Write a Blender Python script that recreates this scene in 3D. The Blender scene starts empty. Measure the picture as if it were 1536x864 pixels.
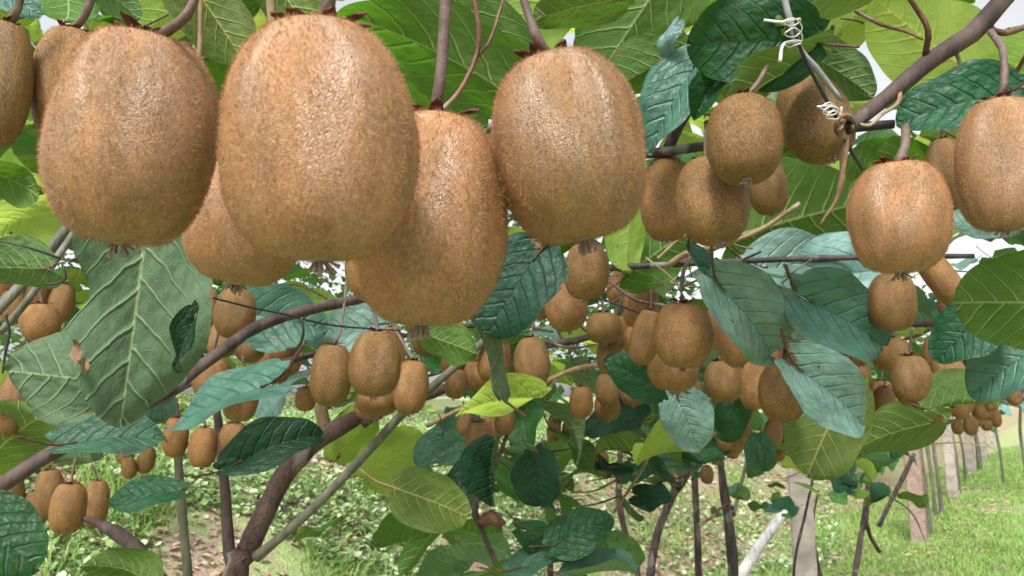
import bpy, math, random
import numpy as np
from mathutils import Vector, Matrix, noise
R = math.radians
random.seed(7); rng = np.random.default_rng(7)
scene = bpy.context.scene
COL = scene.collection
# ------------------------------------------------------------------ camera
F = 1117.0                       # focal length in photo pixels (1536 wide)
PITCH = R(9.6)
CAM = Vector((0, 0, 1.3))
cam_d = bpy.data.cameras.new('camera'); cam = bpy.data.objects.new('camera', cam_d); COL.objects.link(cam)
cam.location = CAM; cam.rotation_euler = (math.pi/2 + PITCH, 0, 0)
cam_d.sensor_width = 36; cam_d.lens = 36*F/1536
cam_d.clip_start = 0.01; cam_d.clip_end = 2000
scene.camera = cam
cam_d.dof.use_dof = True; cam_d.dof.focus_distance = .38; cam_d.dof.aperture_fstop = 32
FW = Vector((0, math.cos(PITCH), math.sin(PITCH))); RT = Vector((1, 0, 0)); UP = Vector((0, -math.sin(PITCH), math.cos(PITCH)))
def P(px, py, d):                # a place seen at that pixel, d metres in front of the camera
    return CAM + d*(FW + RT*((px-768)/F) + UP*((432-py)/F))
# ------------------------------------------------------------------ light
SUN_EL, SUN_AZ = R(50), R(196)   # high, behind the camera and a little to the left
w = bpy.data.worlds.new('World'); scene.world = w; w.use_nodes = True
nt = w.node_tree; nt.nodes.clear()
sky = nt.nodes.new('ShaderNodeTexSky'); sky.sky_type = 'NISHITA'; sky.sun_disc = False
sky.sun_elevation = SUN_EL; sky.sun_rotation = SUN_AZ; sky.dust_density = 4; sky.air_density = 1.0
hs = nt.nodes.new('ShaderNodeHueSaturation'); hs.inputs['Saturation'].default_value = 0.12   # thin bright cloud
bg = nt.nodes.new('ShaderNodeBackground'); bg.inputs['Strength'].default_value = 0.09
wo = nt.nodes.new('ShaderNodeOutputWorld')
nt.links.new(sky.outputs[0], hs.inputs['Color']); nt.links.new(hs.outputs[0], bg.inputs['Color']); nt.links.new(bg.outputs[0], wo.inputs['Surface'])
sl = bpy.data.lights.new('sun', 'SUN'); sun = bpy.data.objects.new('sun', sl); COL.objects.link(sun)
sl.energy = 1.5; sl.angle = R(10); sl.color = (1, 0.95, 0.87)
sd = Vector((math.sin(SUN_AZ)*math.cos(SUN_EL), math.cos(SUN_AZ)*math.cos(SUN_EL), math.sin(SUN_EL)))
sun.rotation_euler = sd.to_track_quat('Z', 'Y').to_euler(); sun.location = (0, -3, 6)
scene.view_settings.view_transform = 'Standard'; scene.view_settings.look = 'None'
scene.view_settings.exposure = 1.7; scene.view_settings.gamma = 1
scene.cycles.max_bounces = 8; scene.cycles.transmission_bounces = 6; scene.cycles.diffuse_bounces = 4

# ------------------------------------------------------------------ material helpers
class NT:
    def __init__(s, name):
        s.m = bpy.data.materials.new(name); s.m.use_nodes = True; s.t = s.m.node_tree; s.t.nodes.clear()
    def n(s, typ, **kw):
        nd = s.t.nodes.new(typ)
        for k, v in kw.items(): setattr(nd, k, v)
        return nd
    def set(s, sock, v):
        if v is None: return
        if isinstance(v, bpy.types.NodeSocket): s.t.links.new(v, sock)
        else:
            if hasattr(sock.default_value, '__len__') and len(sock.default_value) == 4 and len(v) == 3: v = (*v, 1)
            sock.default_value = v
    def m_(s, op, a, b=None, c=None, clamp=False):
        nd = s.n('ShaderNodeMath', operation=op, use_clamp=clamp)
        s.set(nd.inputs[0], a); s.set(nd.inputs[1], b); s.set(nd.inputs[2], c)
        return nd.outputs[0]
    def mix(s, f, a, b, mode='MIX'):
        nd = s.n('ShaderNodeMix', data_type='RGBA', blend_type=mode)
        s.set(nd.inputs[0], f); s.set(nd.inputs[6], a); s.set(nd.inputs[7], b)
        return nd.outputs[2]
    def ramp(s, v, lo, hi, a=0.0, b=1.0):
        nd = s.n('ShaderNodeMapRange', interpolation_type='SMOOTHSTEP')
        s.set(nd.inputs[0], v); s.set(nd.inputs[1], lo); s.set(nd.inputs[2], hi); s.set(nd.inputs[3], a); s.set(nd.inputs[4], b)
        return nd.outputs[0]
    def noise(s, vec, scale, detail=3, rough=.5):
        nd = s.n('ShaderNodeTexNoise'); s.set(nd.inputs['Vector'], vec); nd.inputs['Scale'].default_value = scale
        nd.inputs['Detail'].default_value = detail; nd.inputs['Roughness'].default_value = rough
        return nd.outputs[0]
    def coords(s, scale=(1, 1, 1), rand=True):
        tc = s.n('ShaderNodeTexCoord'); mp = s.n('ShaderNodeMapping'); mp.inputs['Scale'].default_value = scale
        s.t.links.new(tc.outputs['Object'], mp.inputs['Vector'])
        if rand:
            oi = s.n('ShaderNodeObjectInfo'); r = s.m_('MULTIPLY', oi.outputs['Random'], 37.0)
            s.t.links.new(r, mp.inputs['Location'])
        return mp.outputs[0]
    def rand(s): return s.n('ShaderNodeObjectInfo').outputs['Random']
    def bump(s, h, strength, dist):
        nd = s.n('ShaderNodeBump'); nd.inputs['Strength'].default_value = strength; nd.inputs['Distance'].default_value = dist
        s.set(nd.inputs['Height'], h); return nd.outputs[0]
    def pbr(s, col, rough=.6, normal=None, spec=.5, sheen=0, sheen_tint=None, sss=0):
        nd = s.n('ShaderNodeBsdfPrincipled'); s.set(nd.inputs['Base Color'], col); s.set(nd.inputs['Roughness'], rough)
        s.set(nd.inputs['Specular IOR Level'], spec)
        if normal is not None: s.set(nd.inputs['Normal'], normal)
        if sheen: nd.inputs['Sheen Weight'].default_value = sheen; nd.inputs['Sheen Roughness'].default_value = .4; s.set(nd.inputs['Sheen Tint'], sheen_tint)
        return nd.outputs[0]
    def out(s, sh):
        o = s.n('ShaderNodeOutputMaterial'); s.t.links.new(sh, o.inputs['Surface']); return s.m

def skin_mat(name, dk, lt, wk=1.0, spec=.9):
    t = NT(name); co = t.coords((1, 1, .7))
    n1 = t.noise(co, 2.2, 4); n2 = t.noise(co, 24, 3, .6); n3 = t.noise(co, 90, 2, .6)
    base = t.mix(t.ramp(n1, .35, .68), dk, lt)
    base = t.mix(t.m_('MULTIPLY', t.ramp(n2, .42, .68), .5), base, (.42, .22, .085))
    v = t.n('ShaderNodeTexVoronoi'); t.set(v.inputs['Vector'], co); v.inputs['Scale'].default_value = 34
    spots = t.ramp(v.outputs['Distance'], .10, .24, 1, 0)
    gate = t.ramp(t.noise(co, 3.4, 2), .48, .62)
    base = t.mix(t.m_('MULTIPLY', t.m_('MULTIPLY', spots, gate), .7), base, (.09, .035, .016))
    worn_shine = t.m_('MULTIPLY', t.ramp(t.noise(t.coords((1.5, 1.5, .5)), 1.3, 2.5, .5), .44, .56), wk)       # smooth streaks, part wear, part highlight painted paler, with dark pores
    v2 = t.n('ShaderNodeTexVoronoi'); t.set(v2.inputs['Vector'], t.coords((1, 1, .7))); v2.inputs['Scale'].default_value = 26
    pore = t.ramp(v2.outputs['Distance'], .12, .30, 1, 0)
    base = t.mix(t.m_('MULTIPLY', worn_shine, .22), base, (.40, .25, .16)); base = t.mix(t.m_('MULTIPLY', t.m_('MULTIPLY', worn_shine, pore), .6), base, (.12, .05, .025))
    hsv = t.n('ShaderNodeHueSaturation'); t.set(hsv.inputs['Color'], base)
    t.set(hsv.inputs['Value'], t.ramp(t.rand(), 0, 1, .80, 1.12)); t.set(hsv.inputs['Hue'], t.ramp(t.rand(), 0, 1, .506, .498))
    h = t.m_('ADD', t.m_('MULTIPLY', n2, .5), t.m_('MULTIPLY', n3, .7)); h = t.m_('SUBTRACT', h, t.m_('MULTIPLY', t.m_('MULTIPLY', pore, worn_shine), .8))
    nrm = t.bump(h, .35, .03)
    return t.out(t.pbr(hsv.outputs[0], t.m_('SUBTRACT', .54, t.m_('MULTIPLY', worn_shine, .21)), nrm, spec))
def fuzz_mat(name, a_, b_):
    t = NT(name); g = t.n('ShaderNodeNewGeometry')
    c = t.mix(g.outputs['Random Per Island'], a_, b_)
    a = t.n('ShaderNodeBsdfDiffuse'); t.set(a.inputs[0], c); b = t.n('ShaderNodeBsdfTranslucent'); t.set(b.inputs[0], c)
    m = t.n('ShaderNodeMixShader'); m.inputs[0].default_value = .45; t.t.links.new(a.outputs[0], m.inputs[1]); t.t.links.new(b.outputs[0], m.inputs[2])
    return t.out(m.outputs[0])
def leaf_mat(name, top, under, trans, rough=.42, tw=.4, vein_top=(.10, .22, .10), vein_und=(.30, .37, .16), spot=0.012, spec=.32):
    t = NT(name); uv = t.n('ShaderNodeUVMap'); uv.uv_map = 'leaf'
    nz = t.n('ShaderNodeTexNoise'); t.set(nz.inputs['Vector'], uv.outputs[0]); nz.inputs['Scale'].default_value = 5
    sp = t.n('ShaderNodeSeparateXYZ'); t.set(sp.inputs[0], uv.outputs[0])
    jit = t.m_('MULTIPLY', t.m_('SUBTRACT', nz.outputs[0], .5), .085)
    x = sp.outputs[0]; y = t.m_('ADD', sp.outputs[1], jit)
    ax = t.m_('ABSOLUTE', x)
    ph = t.m_('SUBTRACT', y, t.m_('ADD', t.m_('MULTIPLY', ax, .45), t.m_('MULTIPLY', t.m_('MULTIPLY', ax, ax), .6)))
    ph = t.m_('ADD', t.m_('MULTIPLY', ph, 5.6), t.m_('MULTIPLY', t.m_('SIGN', x), .18))
    ph = t.m_('ADD', ph, 10)
    dist = t.m_('ABSOLUTE', t.m_('SUBTRACT', t.m_('FRACT', ph), .5))
    wv = t.m_('SUBTRACT', .062, t.m_('MULTIPLY', ax, .10))
    side = t.m_('SUBTRACT', 1, t.ramp(dist, t.m_('MULTIPLY', wv, .35), wv), clamp=True)
    mid = t.ramp(t.m_('ADD', ax, t.m_('MULTIPLY', y, .010)), .010, .024, 1, 0)
    vein = t.m_('MAXIMUM', side, mid)
    vo = t.n('ShaderNodeTexVoronoi'); vo.feature = 'DISTANCE_TO_EDGE'; t.set(vo.inputs['Vector'], uv.outputs[0]); vo.inputs['Scale'].default_value = 17
    net = t.ramp(vo.outputs['Distance'], .0, .06, 1, 0)
    vein2 = t.m_('MAXIMUM', t.ramp(dist, .0, t.m_('SUBTRACT', .17, t.m_('MULTIPLY', ax, .2)), 1, 0), t.m_('MULTIPLY', net, .05))
    vall = t.m_('MAXIMUM', vein, t.m_('MULTIPLY', net, .16))
    rnd = t.rand()
    blot = t.noise(t.coords((1, 1, 1)), 5, 4)
    tc = t.mix(t.ramp(blot, .3, .7), top, tuple(c*1.5 for c in top)); tc = t.mix(t.m_('MULTIPLY', vall, .55), tc, vein_top)
    uc = t.mix(t.ramp(blot, .3, .7), under, tuple(c*1.25 for c in under)); uc = t.mix(t.m_('MULTIPLY', vall, .8), uc, vein_und)
    g = t.n('ShaderNodeNewGeometry')
    col = t.mix(g.outputs['Backfacing'], tc, uc)
    sb = t.ramp(t.noise(t.coords((1, 1, 1)), 9, 3, .6), .70-spot, .74-spot)
    ru = t.n('ShaderNodeUVMap'); ru.uv_map = 'rim'; rs = t.n('ShaderNodeSeparateXYZ'); t.set(rs.inputs[0], ru.outputs[0])
    en = t.noise(t.coords((1, 1, 1)), 4, 3, .6)
    dry = t.m_('MULTIPLY', t.ramp(t.m_('ADD', rs.outputs[0], t.m_('MULTIPLY', en, .55)), 1.28, 1.34), t.ramp(rnd, .35, .5))
    sb = t.m_('MAXIMUM', sb, t.m_('MULTIPLY', dry, .9))
    col = t.mix(sb, col, (.13, .055, .02))
    hv = t.n('ShaderNodeHueSaturation'); t.set(hv.inputs['Color'], col); t.set(hv.inputs['Value'], t.ramp(rnd, 0, 1, .8, 1.25)); t.set(hv.inputs['Hue'], t.ramp(rnd, 0, 1, .472, .512))
    trc = t.mix(t.m_('MULTIPLY', vein, .45), trans, (trans[0]*1.25, trans[1]*1.1, trans[2]*1.6))
    trc = t.mix(t.m_('MULTIPLY', net, .25), trc, (trans[0]*.5, trans[1]*.6, trans[2]*.5))
    trc = t.mix(sb, trc, (.1, .04, .01))
    hv2 = t.n('ShaderNodeHueSaturation'); t.set(hv2.inputs['Color'], trc); t.set(hv2.inputs['Value'], t.ramp(rnd, 0, 1, 1.2, .8)); t.set(hv2.inputs['Hue'], t.ramp(rnd, 0, 1, .51, .485))
    puck = t.m_('MULTIPLY', t.noise(uv.outputs[0], 8, 1), .7)
    h = t.m_('SUBTRACT', t.m_('MULTIPLY', puck, .9), t.m_('MULTIPLY', vein2, .8)); nrm = t.bump(h, .38, .011)
    p = t.pbr(hv.outputs[0], t.m_('ADD', rough, t.m_('MULTIPLY', g.outputs['Backfacing'], .25)), nrm, spec)
    tr = t.n('ShaderNodeBsdfTranslucent'); t.set(tr.inputs[0], hv2.outputs[0]); t.set(tr.inputs['Normal'], nrm)
    mx = t.n('ShaderNodeMixShader'); mx.inputs[0].default_value = tw
    t.t.links.new(p, mx.inputs[1]); t.t.links.new(tr.outputs[0], mx.inputs[2])
    return t.out(mx.outputs[0])
def bark_mat(name, a, b, pit=0.0, scale=60, rough=.8, stretch=.25):
    t = NT(name); co = t.coords((1, 1, stretch), False)
    n = t.noise(co, scale, 5, .6); n2 = t.noise(co, scale*5, 3)
    c = t.mix(t.ramp(n, .35, .65), a, b)
    lich = t.ramp(t.noise(co, scale*.35, 4), .58, .66); c = t.mix(t.m_('MULTIPLY', lich, .35), c, (.30, .29, .26))
    h = t.m_('ADD', t.m_('MULTIPLY', n, .6), t.m_('MULTIPLY', n2, .4))
    if pit:
        tc = t.n('ShaderNodeUVMap'); tc.uv_map = 'leaf'
        v = t.n('ShaderNodeTexVoronoi'); t.set(v.inputs['Vector'], tc.outputs[0]); v.inputs['Scale'].default_value = 2.9
        p = t.ramp(v.outputs['Distance'], .20, .30, 1, 0)
        c = t.mix(t.m_('MULTIPLY', p, pit), c, (.012, .008, .006)); h = t.m_('SUBTRACT', h, p)
    return t.out(t.pbr(c, rough, t.bump(h, .7, .004), .3))
def plain_mat(name, a, b, scale=40, rough=.7, spec=.4, bump=.4, bd=.003, metallic=0):
    t = NT(name); co = t.coords((1, 1, 1), False); n = t.noise(co, scale, 5, .6)
    return t.out(t.pbr(t.mix(t.ramp(n, .3, .7), a, b), rough, t.bump(n, bump, bd), spec))
def island_mat(name, cols, tw=.3, rough=.6):
    t = NT(name); g = t.n('ShaderNodeNewGeometry'); r = t.n('ShaderNodeValToRGB'); r.color_ramp.interpolation = 'CONSTANT'
    t.set(r.inputs[0], g.outputs['Random Per Island'])
    els = r.color_ramp.elements
    while len(els) < len(cols): els.new(.5)
    for i, c in enumerate(cols): els[i].position = i/len(cols); els[i].color = (*c, 1)
    p = t.pbr(r.outputs[0], rough, None, .4)
    tr = t.n('ShaderNodeBsdfTranslucent'); t.set(tr.inputs[0], r.outputs[0])
    mx = t.n('ShaderNodeMixShader'); mx.inputs[0].default_value = tw
    t.t.links.new(p, mx.inputs[1]); t.t.links.new(tr.outputs[0], mx.inputs[2])
    return t.out(mx.outputs[0])
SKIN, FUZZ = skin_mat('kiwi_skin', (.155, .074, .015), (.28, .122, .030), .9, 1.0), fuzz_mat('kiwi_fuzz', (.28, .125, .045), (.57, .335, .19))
SKIN2, FUZZ2 = skin_mat('kiwi_skin_shaded', (.10, .051, .012), (.18, .086, .022), .25, .4), fuzz_mat('kiwi_fuzz_shaded', (.18, .078, .018), (.36, .17, .055))  # darker copies for the smaller fruit, canopy shade put into the colour
LEAF = {
 'dark': leaf_mat('leaf_dark', (.008, .044, .019), (.06, .12, .04), (.06, .17, .015), .46, .22, (.004, .026, .012), spec=.24),
 'deep': leaf_mat('leaf_deep_shade', (.004, .026, .013), (.04, .08, .03), (.03, .09, .01), .5, .12, (.002, .014, .008), spec=.25),  # darker copy of the dark leaf, lack of light put into the colour
 'blue': leaf_mat('leaf_waxy_sheen', (.034, .090, .066), (.08, .14, .07), (.06, .16, .04), .45, .2, (.018, .052, .040)),  # bluish sky reflection on the wax put into the top colour
 'pale': leaf_mat('leaf_pale_sheen', (.105, .185, .170), (.12, .19, .10), (.10, .20, .08), .42, .2, (.045, .095, .085)),  # stronger sky reflection, painted as a pale top colour
 'green': leaf_mat('leaf_green', (.022, .08, .022), (.045, .105, .016), (.10, .25, .012), .42, .38),
 'lime': leaf_mat('leaf_lime', (.07, .16, .03), (.16, .27, .05), (.42, .54, .09), .45, .58, vein_und=(.42, .46, .12)),
 'grey': leaf_mat('leaf_grey_under', (.02, .07, .03), (.055, .092, .050), (.04, .08, .028), .45, .2, vein_und=(.20, .25, .13), spot=.02),
 'olive': leaf_mat('leaf_olive', (.03, .09, .02), (.07, .12, .025), (.10, .20, .02), .45, .3, vein_und=(.35, .40, .12)),
}
BARK = {
 'purple': bark_mat('bark_purple_brown', (.036, .024, .024), (.085, .058, .054)),
 'pitted': bark_mat('bark_pitted', (.05, .028, .024), (.10, .062, .054), pit=.9, scale=45),
 'grey': bark_mat('bark_grey_green', (.075, .075, .055), (.13, .125, .10), rough=.65),
 'dark': bark_mat('bark_dark', (.022, .016, .018), (.055, .04, .042), rough=.6),
 'tan': bark_mat('bark_tan', (.15, .095, .055), (.24, .17, .10), rough=.6),
 'red': bark_mat('bark_reddish', (.075, .03, .022), (.15, .075, .05), rough=.55),
 'white': bark_mat('bark_whitewashed', (.34, .32, .33), (.66, .64, .65), scale=26, pit=.6),
}
STALK = plain_mat('stalk', (.075, .05, .042), (.14, .095, .078), 90, .6)
CALYX = plain_mat('calyx', (.06, .016, .012), (.15, .05, .035), 120, .8)
REMN = plain_mat('blossom_remnant', (.10, .045, .04), (.46, .36, .35), 160, .8)
CONC = plain_mat('concrete', (.20, .175, .155), (.40, .355, .32), 7, .9, .2, .6, .004)
CONCR = plain_mat('concrete_reddish', (.20, .145, .12), (.31, .235, .20), 14, .9, .2, .6, .004)
BLACK = plain_mat('black_plastic', (.012, .012, .014), (.025, .025, .03), 50, .45)
WIREW = plain_mat('white_wire', (.42, .42, .42), (.58, .58, .57), 50, .5)
WIREG = plain_mat('galvanised_wire', (.16, .17, .18), (.26, .27, .28), 80, .5)
DRY = plain_mat('dry_fibre', (.11, .065, .035), (.25, .16, .09), 90, .85)

# ------------------------------------------------------------------ object helpers
def link(name, mesh, parent=None, mat=None, M=None, over=None):
    o = bpy.data.objects.new(name, mesh); COL.objects.link(o)
    if mesh is not None and mat is not None and not mesh.materials: mesh.materials.append(mat)
    if over is not None: o.material_slots[0].link = 'OBJECT'; o.material_slots[0].material = over
    if parent: o.parent = parent
    if M is not None: o.matrix_world = M if parent is None else M
    return o
def child(name, mesh, parent, mat=None, local=None, over=None, label=None):
    o = bpy.data.objects.new(name, mesh); COL.objects.link(o); o.parent = parent
    if mat is not None and not mesh.materials: mesh.materials.append(mat)
    if over is not None: o.material_slots[0].link = 'OBJECT'; o.material_slots[0].material = over
    if local is not None: o.matrix_basis = local
    if label: o['label'] = label
    return o
def tag(o, label=None, cat=None, group=None, kind=None):
    if label: o['label'] = label
    if cat: o['category'] = cat
    if group: o['group'] = group
    if kind: o['kind'] = kind
    return o
def empty(name, loc=(0, 0, 0)):
    o = bpy.data.objects.new(name, None); o.empty_display_size = .02; COL.objects.link(o); o.location = loc; return o
def mk(name, verts, faces, uvs=None, smooth=True, rim=None):
    me = bpy.data.meshes.new(name); me.from_pydata([tuple(v) for v in verts], [], faces); me.update()
    if smooth: me.polygons.foreach_set('use_smooth', [True]*len(me.polygons))
    if uvs is not None:
        ul = me.uv_layers.new(name='leaf'); vi = np.empty(len(me.loops), dtype=np.int32); me.loops.foreach_get('vertex_index', vi)
        ul.data.foreach_set('uv', np.asarray(uvs, dtype=np.float32)[vi].ravel())
        if rim is not None: me.uv_layers.new(name='rim').data.foreach_set('uv', np.asarray(rim, dtype=np.float32)[vi].ravel())
    return me
def bulk(name, V, n_per, faces_idx, smooth=False):
    """V: (N*n_per,3) verts; faces_idx: polygons of one item as index lists, all of them repeated for each item"""
    N = len(V)//n_per; me = bpy.data.meshes.new(name)
    off = (np.arange(N)*n_per)[:, None]
    L = np.concatenate([np.asarray(f)[None, :]+off for f in faces_idx], axis=1) if len(faces_idx) > 1 else np.asarray(faces_idx[0])[None, :]+off
    tot = np.tile(np.array([len(f) for f in faces_idx]), N); start = np.concatenate([[0], np.cumsum(tot)[:-1]])
    me.vertices.add(len(V)); me.vertices.foreach_set('co', np.asarray(V, dtype=np.float32).ravel())
    me.loops.add(L.size); me.loops.foreach_set('vertex_index', L.ravel().astype(np.int32))
    me.polygons.add(len(tot)); me.polygons.foreach_set('loop_start', start.astype(np.int32)); me.polygons.foreach_set('loop_total', tot.astype(np.int32))
    me.update(calc_edges=True)
    if smooth: me.polygons.foreach_set('use_smooth', [True]*len(me.polygons))
    return me
def catmull(pts, rad, step):
    pts = [Vector(p) for p in pts]
    if len(pts) == 2: pts.insert(1, (pts[0]+pts[1])/2); rad = [rad[0], (rad[0]+rad[1])/2, rad[1]]
    out, ro = [], []
    ext = [2*pts[0]-pts[1]] + pts + [2*pts[-1]-pts[-2]]
    for i in range(len(pts)-1):
        a, b, c, d = ext[i:i+4]; n = max(2, min(24, int((c-b).length/step)))
        for k in range(n):
            t = k/n; t2, t3 = t*t, t*t*t
            out.append(.5*((2*b)+(c-a)*t+(2*a-5*b+4*c-d)*t2+(3*b-a-3*c+d)*t3)); ro.append(rad[i]*(1-t)+rad[i+1]*t)
    out.append(pts[-1]); ro.append(rad[-1]); return out, ro
def tube_data(pts, rad, sides=9, step=None, rough=.09, nodes=0.0, cut=False, V=None, Fc=None, U=None):
    if step is None: step = max(rad)*2.2
    pts, rad = catmull(pts, rad, step)
    V = [] if V is None else V; Fc = [] if Fc is None else Fc; U = [] if U is None else U
    base = len(V); up = Vector((.13, .3, 1)).normalized(); s = 0; seed = random.random()*50
    for i, p in enumerate(pts):
        t = (pts[min(i+1, len(pts)-1)]-pts[max(i-1, 0)]).normalized()
        a = t.cross(up)
        if a.length < .05: a = t.cross(Vector((1, 0, 0)))
        a.normalize(); b = t.cross(a); up = -t.cross(a).cross(t).cross(t).normalized() if False else up
        r = rad[i]
        if i: s += (pts[i]-pts[i-1]).length
        swell = 1+nodes*max(0, math.sin(s/(max(rad)*9)+seed))**8
        for k in range(sides):
            an = 2*math.pi*k/sides
            rr = r*swell*(1+rough*noise.noise(Vector((k*1.7+seed, s/max(rad)*.5, i*.3)))*2)
            V.append(p+rr*(math.cos(an)*a+math.sin(an)*b)); U.append((k/sides*9, s/max(rad)*1.1))
    n = len(pts)
    for i in range(n-1):
        for k in range(sides):
            k2 = (k+1) % sides
            Fc.append((base+i*sides+k, base+i*sides+k2, base+(i+1)*sides+k2, base+(i+1)*sides+k))
    Fc.append(tuple(base+k for k in range(sides-1, -1, -1))); Fc.append(tuple(base+(n-1)*sides+k for k in range(sides)))
    return V, Fc, U
def tube(name, pts, rad, sides=9, **kw):
    V, Fc, U = tube_data(pts, rad, sides, **kw); return mk(name, V, Fc, U)
def pxtube(name, pl, sides=9, **kw):     # pl: (px, py, depth, width in px)
    return tube(name, [P(a, b, d) for a, b, d, w_ in pl], [w_*d/F/2*.84 for a, b, d, w_ in pl], sides, **kw)

# ------------------------------------------------------------------ terrain
RU = Vector((.59, .807)); RN = Vector((-.807, .59)); RP = Vector((4.17, 7.8))
def sm(a, b, x): t = min(1, max(0, (x-a)/(b-a))); return t*t*(3-2*t)
def ground_z(x, y):
    s = (x-RP.x)*RN.x+(y-RP.y)*RN.y
    z = 1.0*sm(1.1, 3.3, s)+.75*sm(3.3, 16, s)
    z += .10*noise.noise(Vector((x*.6, y*.6, 3)))*sm(.2, 1.5, s)+.035*noise.noise(Vector((x*2.2, y*2.2, 7)))
    z += 1.2*sm(25, 80, math.hypot(x, y))*sm(-4, 4, s)
    return z
def build_ground():
    xs = np.concatenate([-np.geomspace(400, 12, 22), np.linspace(-11.5, 14, 130), np.geomspace(15, 400, 22)])
    ys = np.concatenate([-np.geomspace(60, 2, 10), np.linspace(-1.5, 18, 130), np.geomspace(19, 600, 30)])
    V = [(x, y, ground_z(x, y)) for y in ys for x in xs]; nx = len(xs)
    Fc = [(j*nx+i, j*nx+i+1, (j+1)*nx+i+1, (j+1)*nx+i) for j in range(len(ys)-1) for i in range(nx-1)]
    t = NT('orchard_soil'); tc = t.n('ShaderNodeTexCoord'); co = tc.outputs['Object']
    sp = t.n('ShaderNodeSeparateXYZ'); t.set(sp.inputs[0], co)
    s = t.m_('ADD', t.m_('MULTIPLY', t.m_('SUBTRACT', sp.outputs[0], RP.x), RN.x), t.m_('MULTIPLY', t.m_('SUBTRACT', sp.outputs[1], RP.y), RN.y))
    n = t.noise(co, 1.6, 6, .6); n2 = t.noise(co, 14, 5, .65); n3 = t.noise(co, 60, 3, .6)
    soil = t.mix(t.ramp(n2, .3, .7), (.20, .13, .095), (.34, .25, .19))
    straw = t.mix(t.ramp(n3, .35, .65), (.36, .30, .17), (.55, .50, .32))
    grass = t.mix(t.ramp(n2, .3, .7), (.16, .26, .08), (.32, .42, .18))
    c = t.mix(t.ramp(n, .42, .58), t.mix(.35, soil, (.5, .38, .33)), straw)
    c = t.mix(t.m_('MULTIPLY', t.ramp(t.m_('ADD', n, t.m_('MULTIPLY', t.m_('SUBTRACT', n2, .5), .5)), .38, .52), .85), c, grass)
    bank = t.m_('MULTIPLY', t.m_('MULTIPLY', t.ramp(s, .9, 1.3), t.ramp(n2, .35, .6)), t.ramp(s, 3.0, 2.3)); bank = t.m_('MULTIPLY', bank, t.ramp(sp.outputs[0], -1.5, .8))
    c = t.mix(t.m_('MULTIPLY', bank, .85), c, soil)
    m = t.out(t.pbr(c, .95, t.bump(t.m_('ADD', n2, n3), .8, .03), .1))
    o = link('ground', mk('ground', V, Fc), None, m); tag(o, kind='structure')
build_ground()

# ------------------------------------------------------------------ leaves
def leaf_halfwidth(v, k=.60):
    return k*max(0.0, math.sin(math.pi*min(1, max(0, v))**.74))**.50
def leaf_mesh(name, nu, nv, seed, fold=.18, curl=.25, wave=.05, width=1.0, notch=None, relief=0.0, jag=.0):
    rnd = random.Random(seed); V, U, Fc, RM = [], [], [], []
    p1, p2, p3 = rnd.random()*6, rnd.random()*6, rnd.random()*6
    side = rnd.uniform(-.2, .2)
    for j in range(nv+1):
        v = j/nv; v = .5-.5*math.cos(math.pi*v); hw = leaf_halfwidth(v)*width
        for i in range(nu+1):
            u = -1+2*i/nu
            edge = abs(u)
            asym = 1+.06*math.sin(v*5+p1)*(1 if u > 0 else -1)+.04*math.sin(v*13+p2)
            x = u*hw*asym
            y = v-.13*(edge**1.5)*(1-v)**3*4*v**.3-.10*edge*(1-v)**5
            if v < .02: y -= .10*edge
            if v > .85: y -= .05*(v-.85)/.15*(1-edge)
            if jag and edge > .97: x *= 1+jag*rnd.uniform(-1, 1); y += jag*.4*rnd.uniform(-1, 1)
            if notch:
                for (nv_, sgn, nw, nd_) in notch:
                    if u*sgn > 0: x *= 1-nd_*math.exp(-((v-nv_)/nw)**2)*edge**3
            z = fold*abs(x)*1.0-curl*(v-.35)**2-curl*.4*x*x+wave*math.sin(v*9+p1+u*2)*edge**2+wave*.8*math.sin(v*4+p3)*u
            z += side*.25*x*v
            if relief:
                ax = abs(x); ph = (y-.45*ax-.6*ax*ax)*5.6+.18*(1 if x > 0 else -1)
                d = abs((ph % 1)-.5); z -= relief*.55*math.exp(-(d/.10)**2)*(1-min(1, ax*1.5)); z -= relief*1.0*math.exp(-(ax/.018)**2)
            V.append((x, y, z)); U.append((x, y)); RM.append((max(edge, abs(2*v-1)**2), v))
    for j in range(nv):
        for i in range(nu):
            a = j*(nu+1)+i; Fc.append((a, a+1, a+nu+2, a+nu+1))
    me = mk(name, V, Fc, U, rim=RM); me.materials.append(LEAF['green']); return me
def petiole_mesh(seed):
    rnd = random.Random(seed); sx = rnd.uniform(-.25, .25)
    return tube('petiole', [(0, .02, -.01), (sx*.2, -.15, -.02), (sx*.6, -.32, .06), (sx, -.55, .22)], [.013, .014, .015, .018], 6)
LM = [leaf_mesh('leaf_shape', 12, 13, 100+i, *[(.15, .2, .05), (.35, .5, .09), (.55, .25, .06), (-.1, .7, .1), (.8, .35, .05), (.25, -.3, .12), (.1, .35, .15), (.45, .9, .08), (1.1, .3, .06), (.2, .1, .04)][i]) for i in range(10)]
PM = [petiole_mesh(i) for i in range(5)]
for m_ in PM: m_.materials.append(BARK['red'])
def leaf_matrix(base, tip, roll, under, wf):
    ax = tip-base; L = ax.length; Y = ax/L
    n0 = CAM-(base+tip)/2; n0 = (n0-Y*n0.dot(Y)).normalized()
    n = Matrix.Rotation(R(roll), 3, Y) @ n0; n2 = Matrix.Rotation(R(-roll), 3, Y) @ n0
    if (n2.z > n.z) != bool(under): n = n2          # the upper side of a leaf turns to the sky
    Z = -n if under else n
    X = Y.cross(Z)
    M = Matrix(((X.x*L*wf, Y.x*L, Z.x*L, base.x), (X.y*L*wf, Y.y*L, Z.y*L, base.y), (X.z*L*wf, Y.z*L, Z.z*L, base.z), (0, 0, 0, 1)))
    return M
leaf_no = [0]
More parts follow.
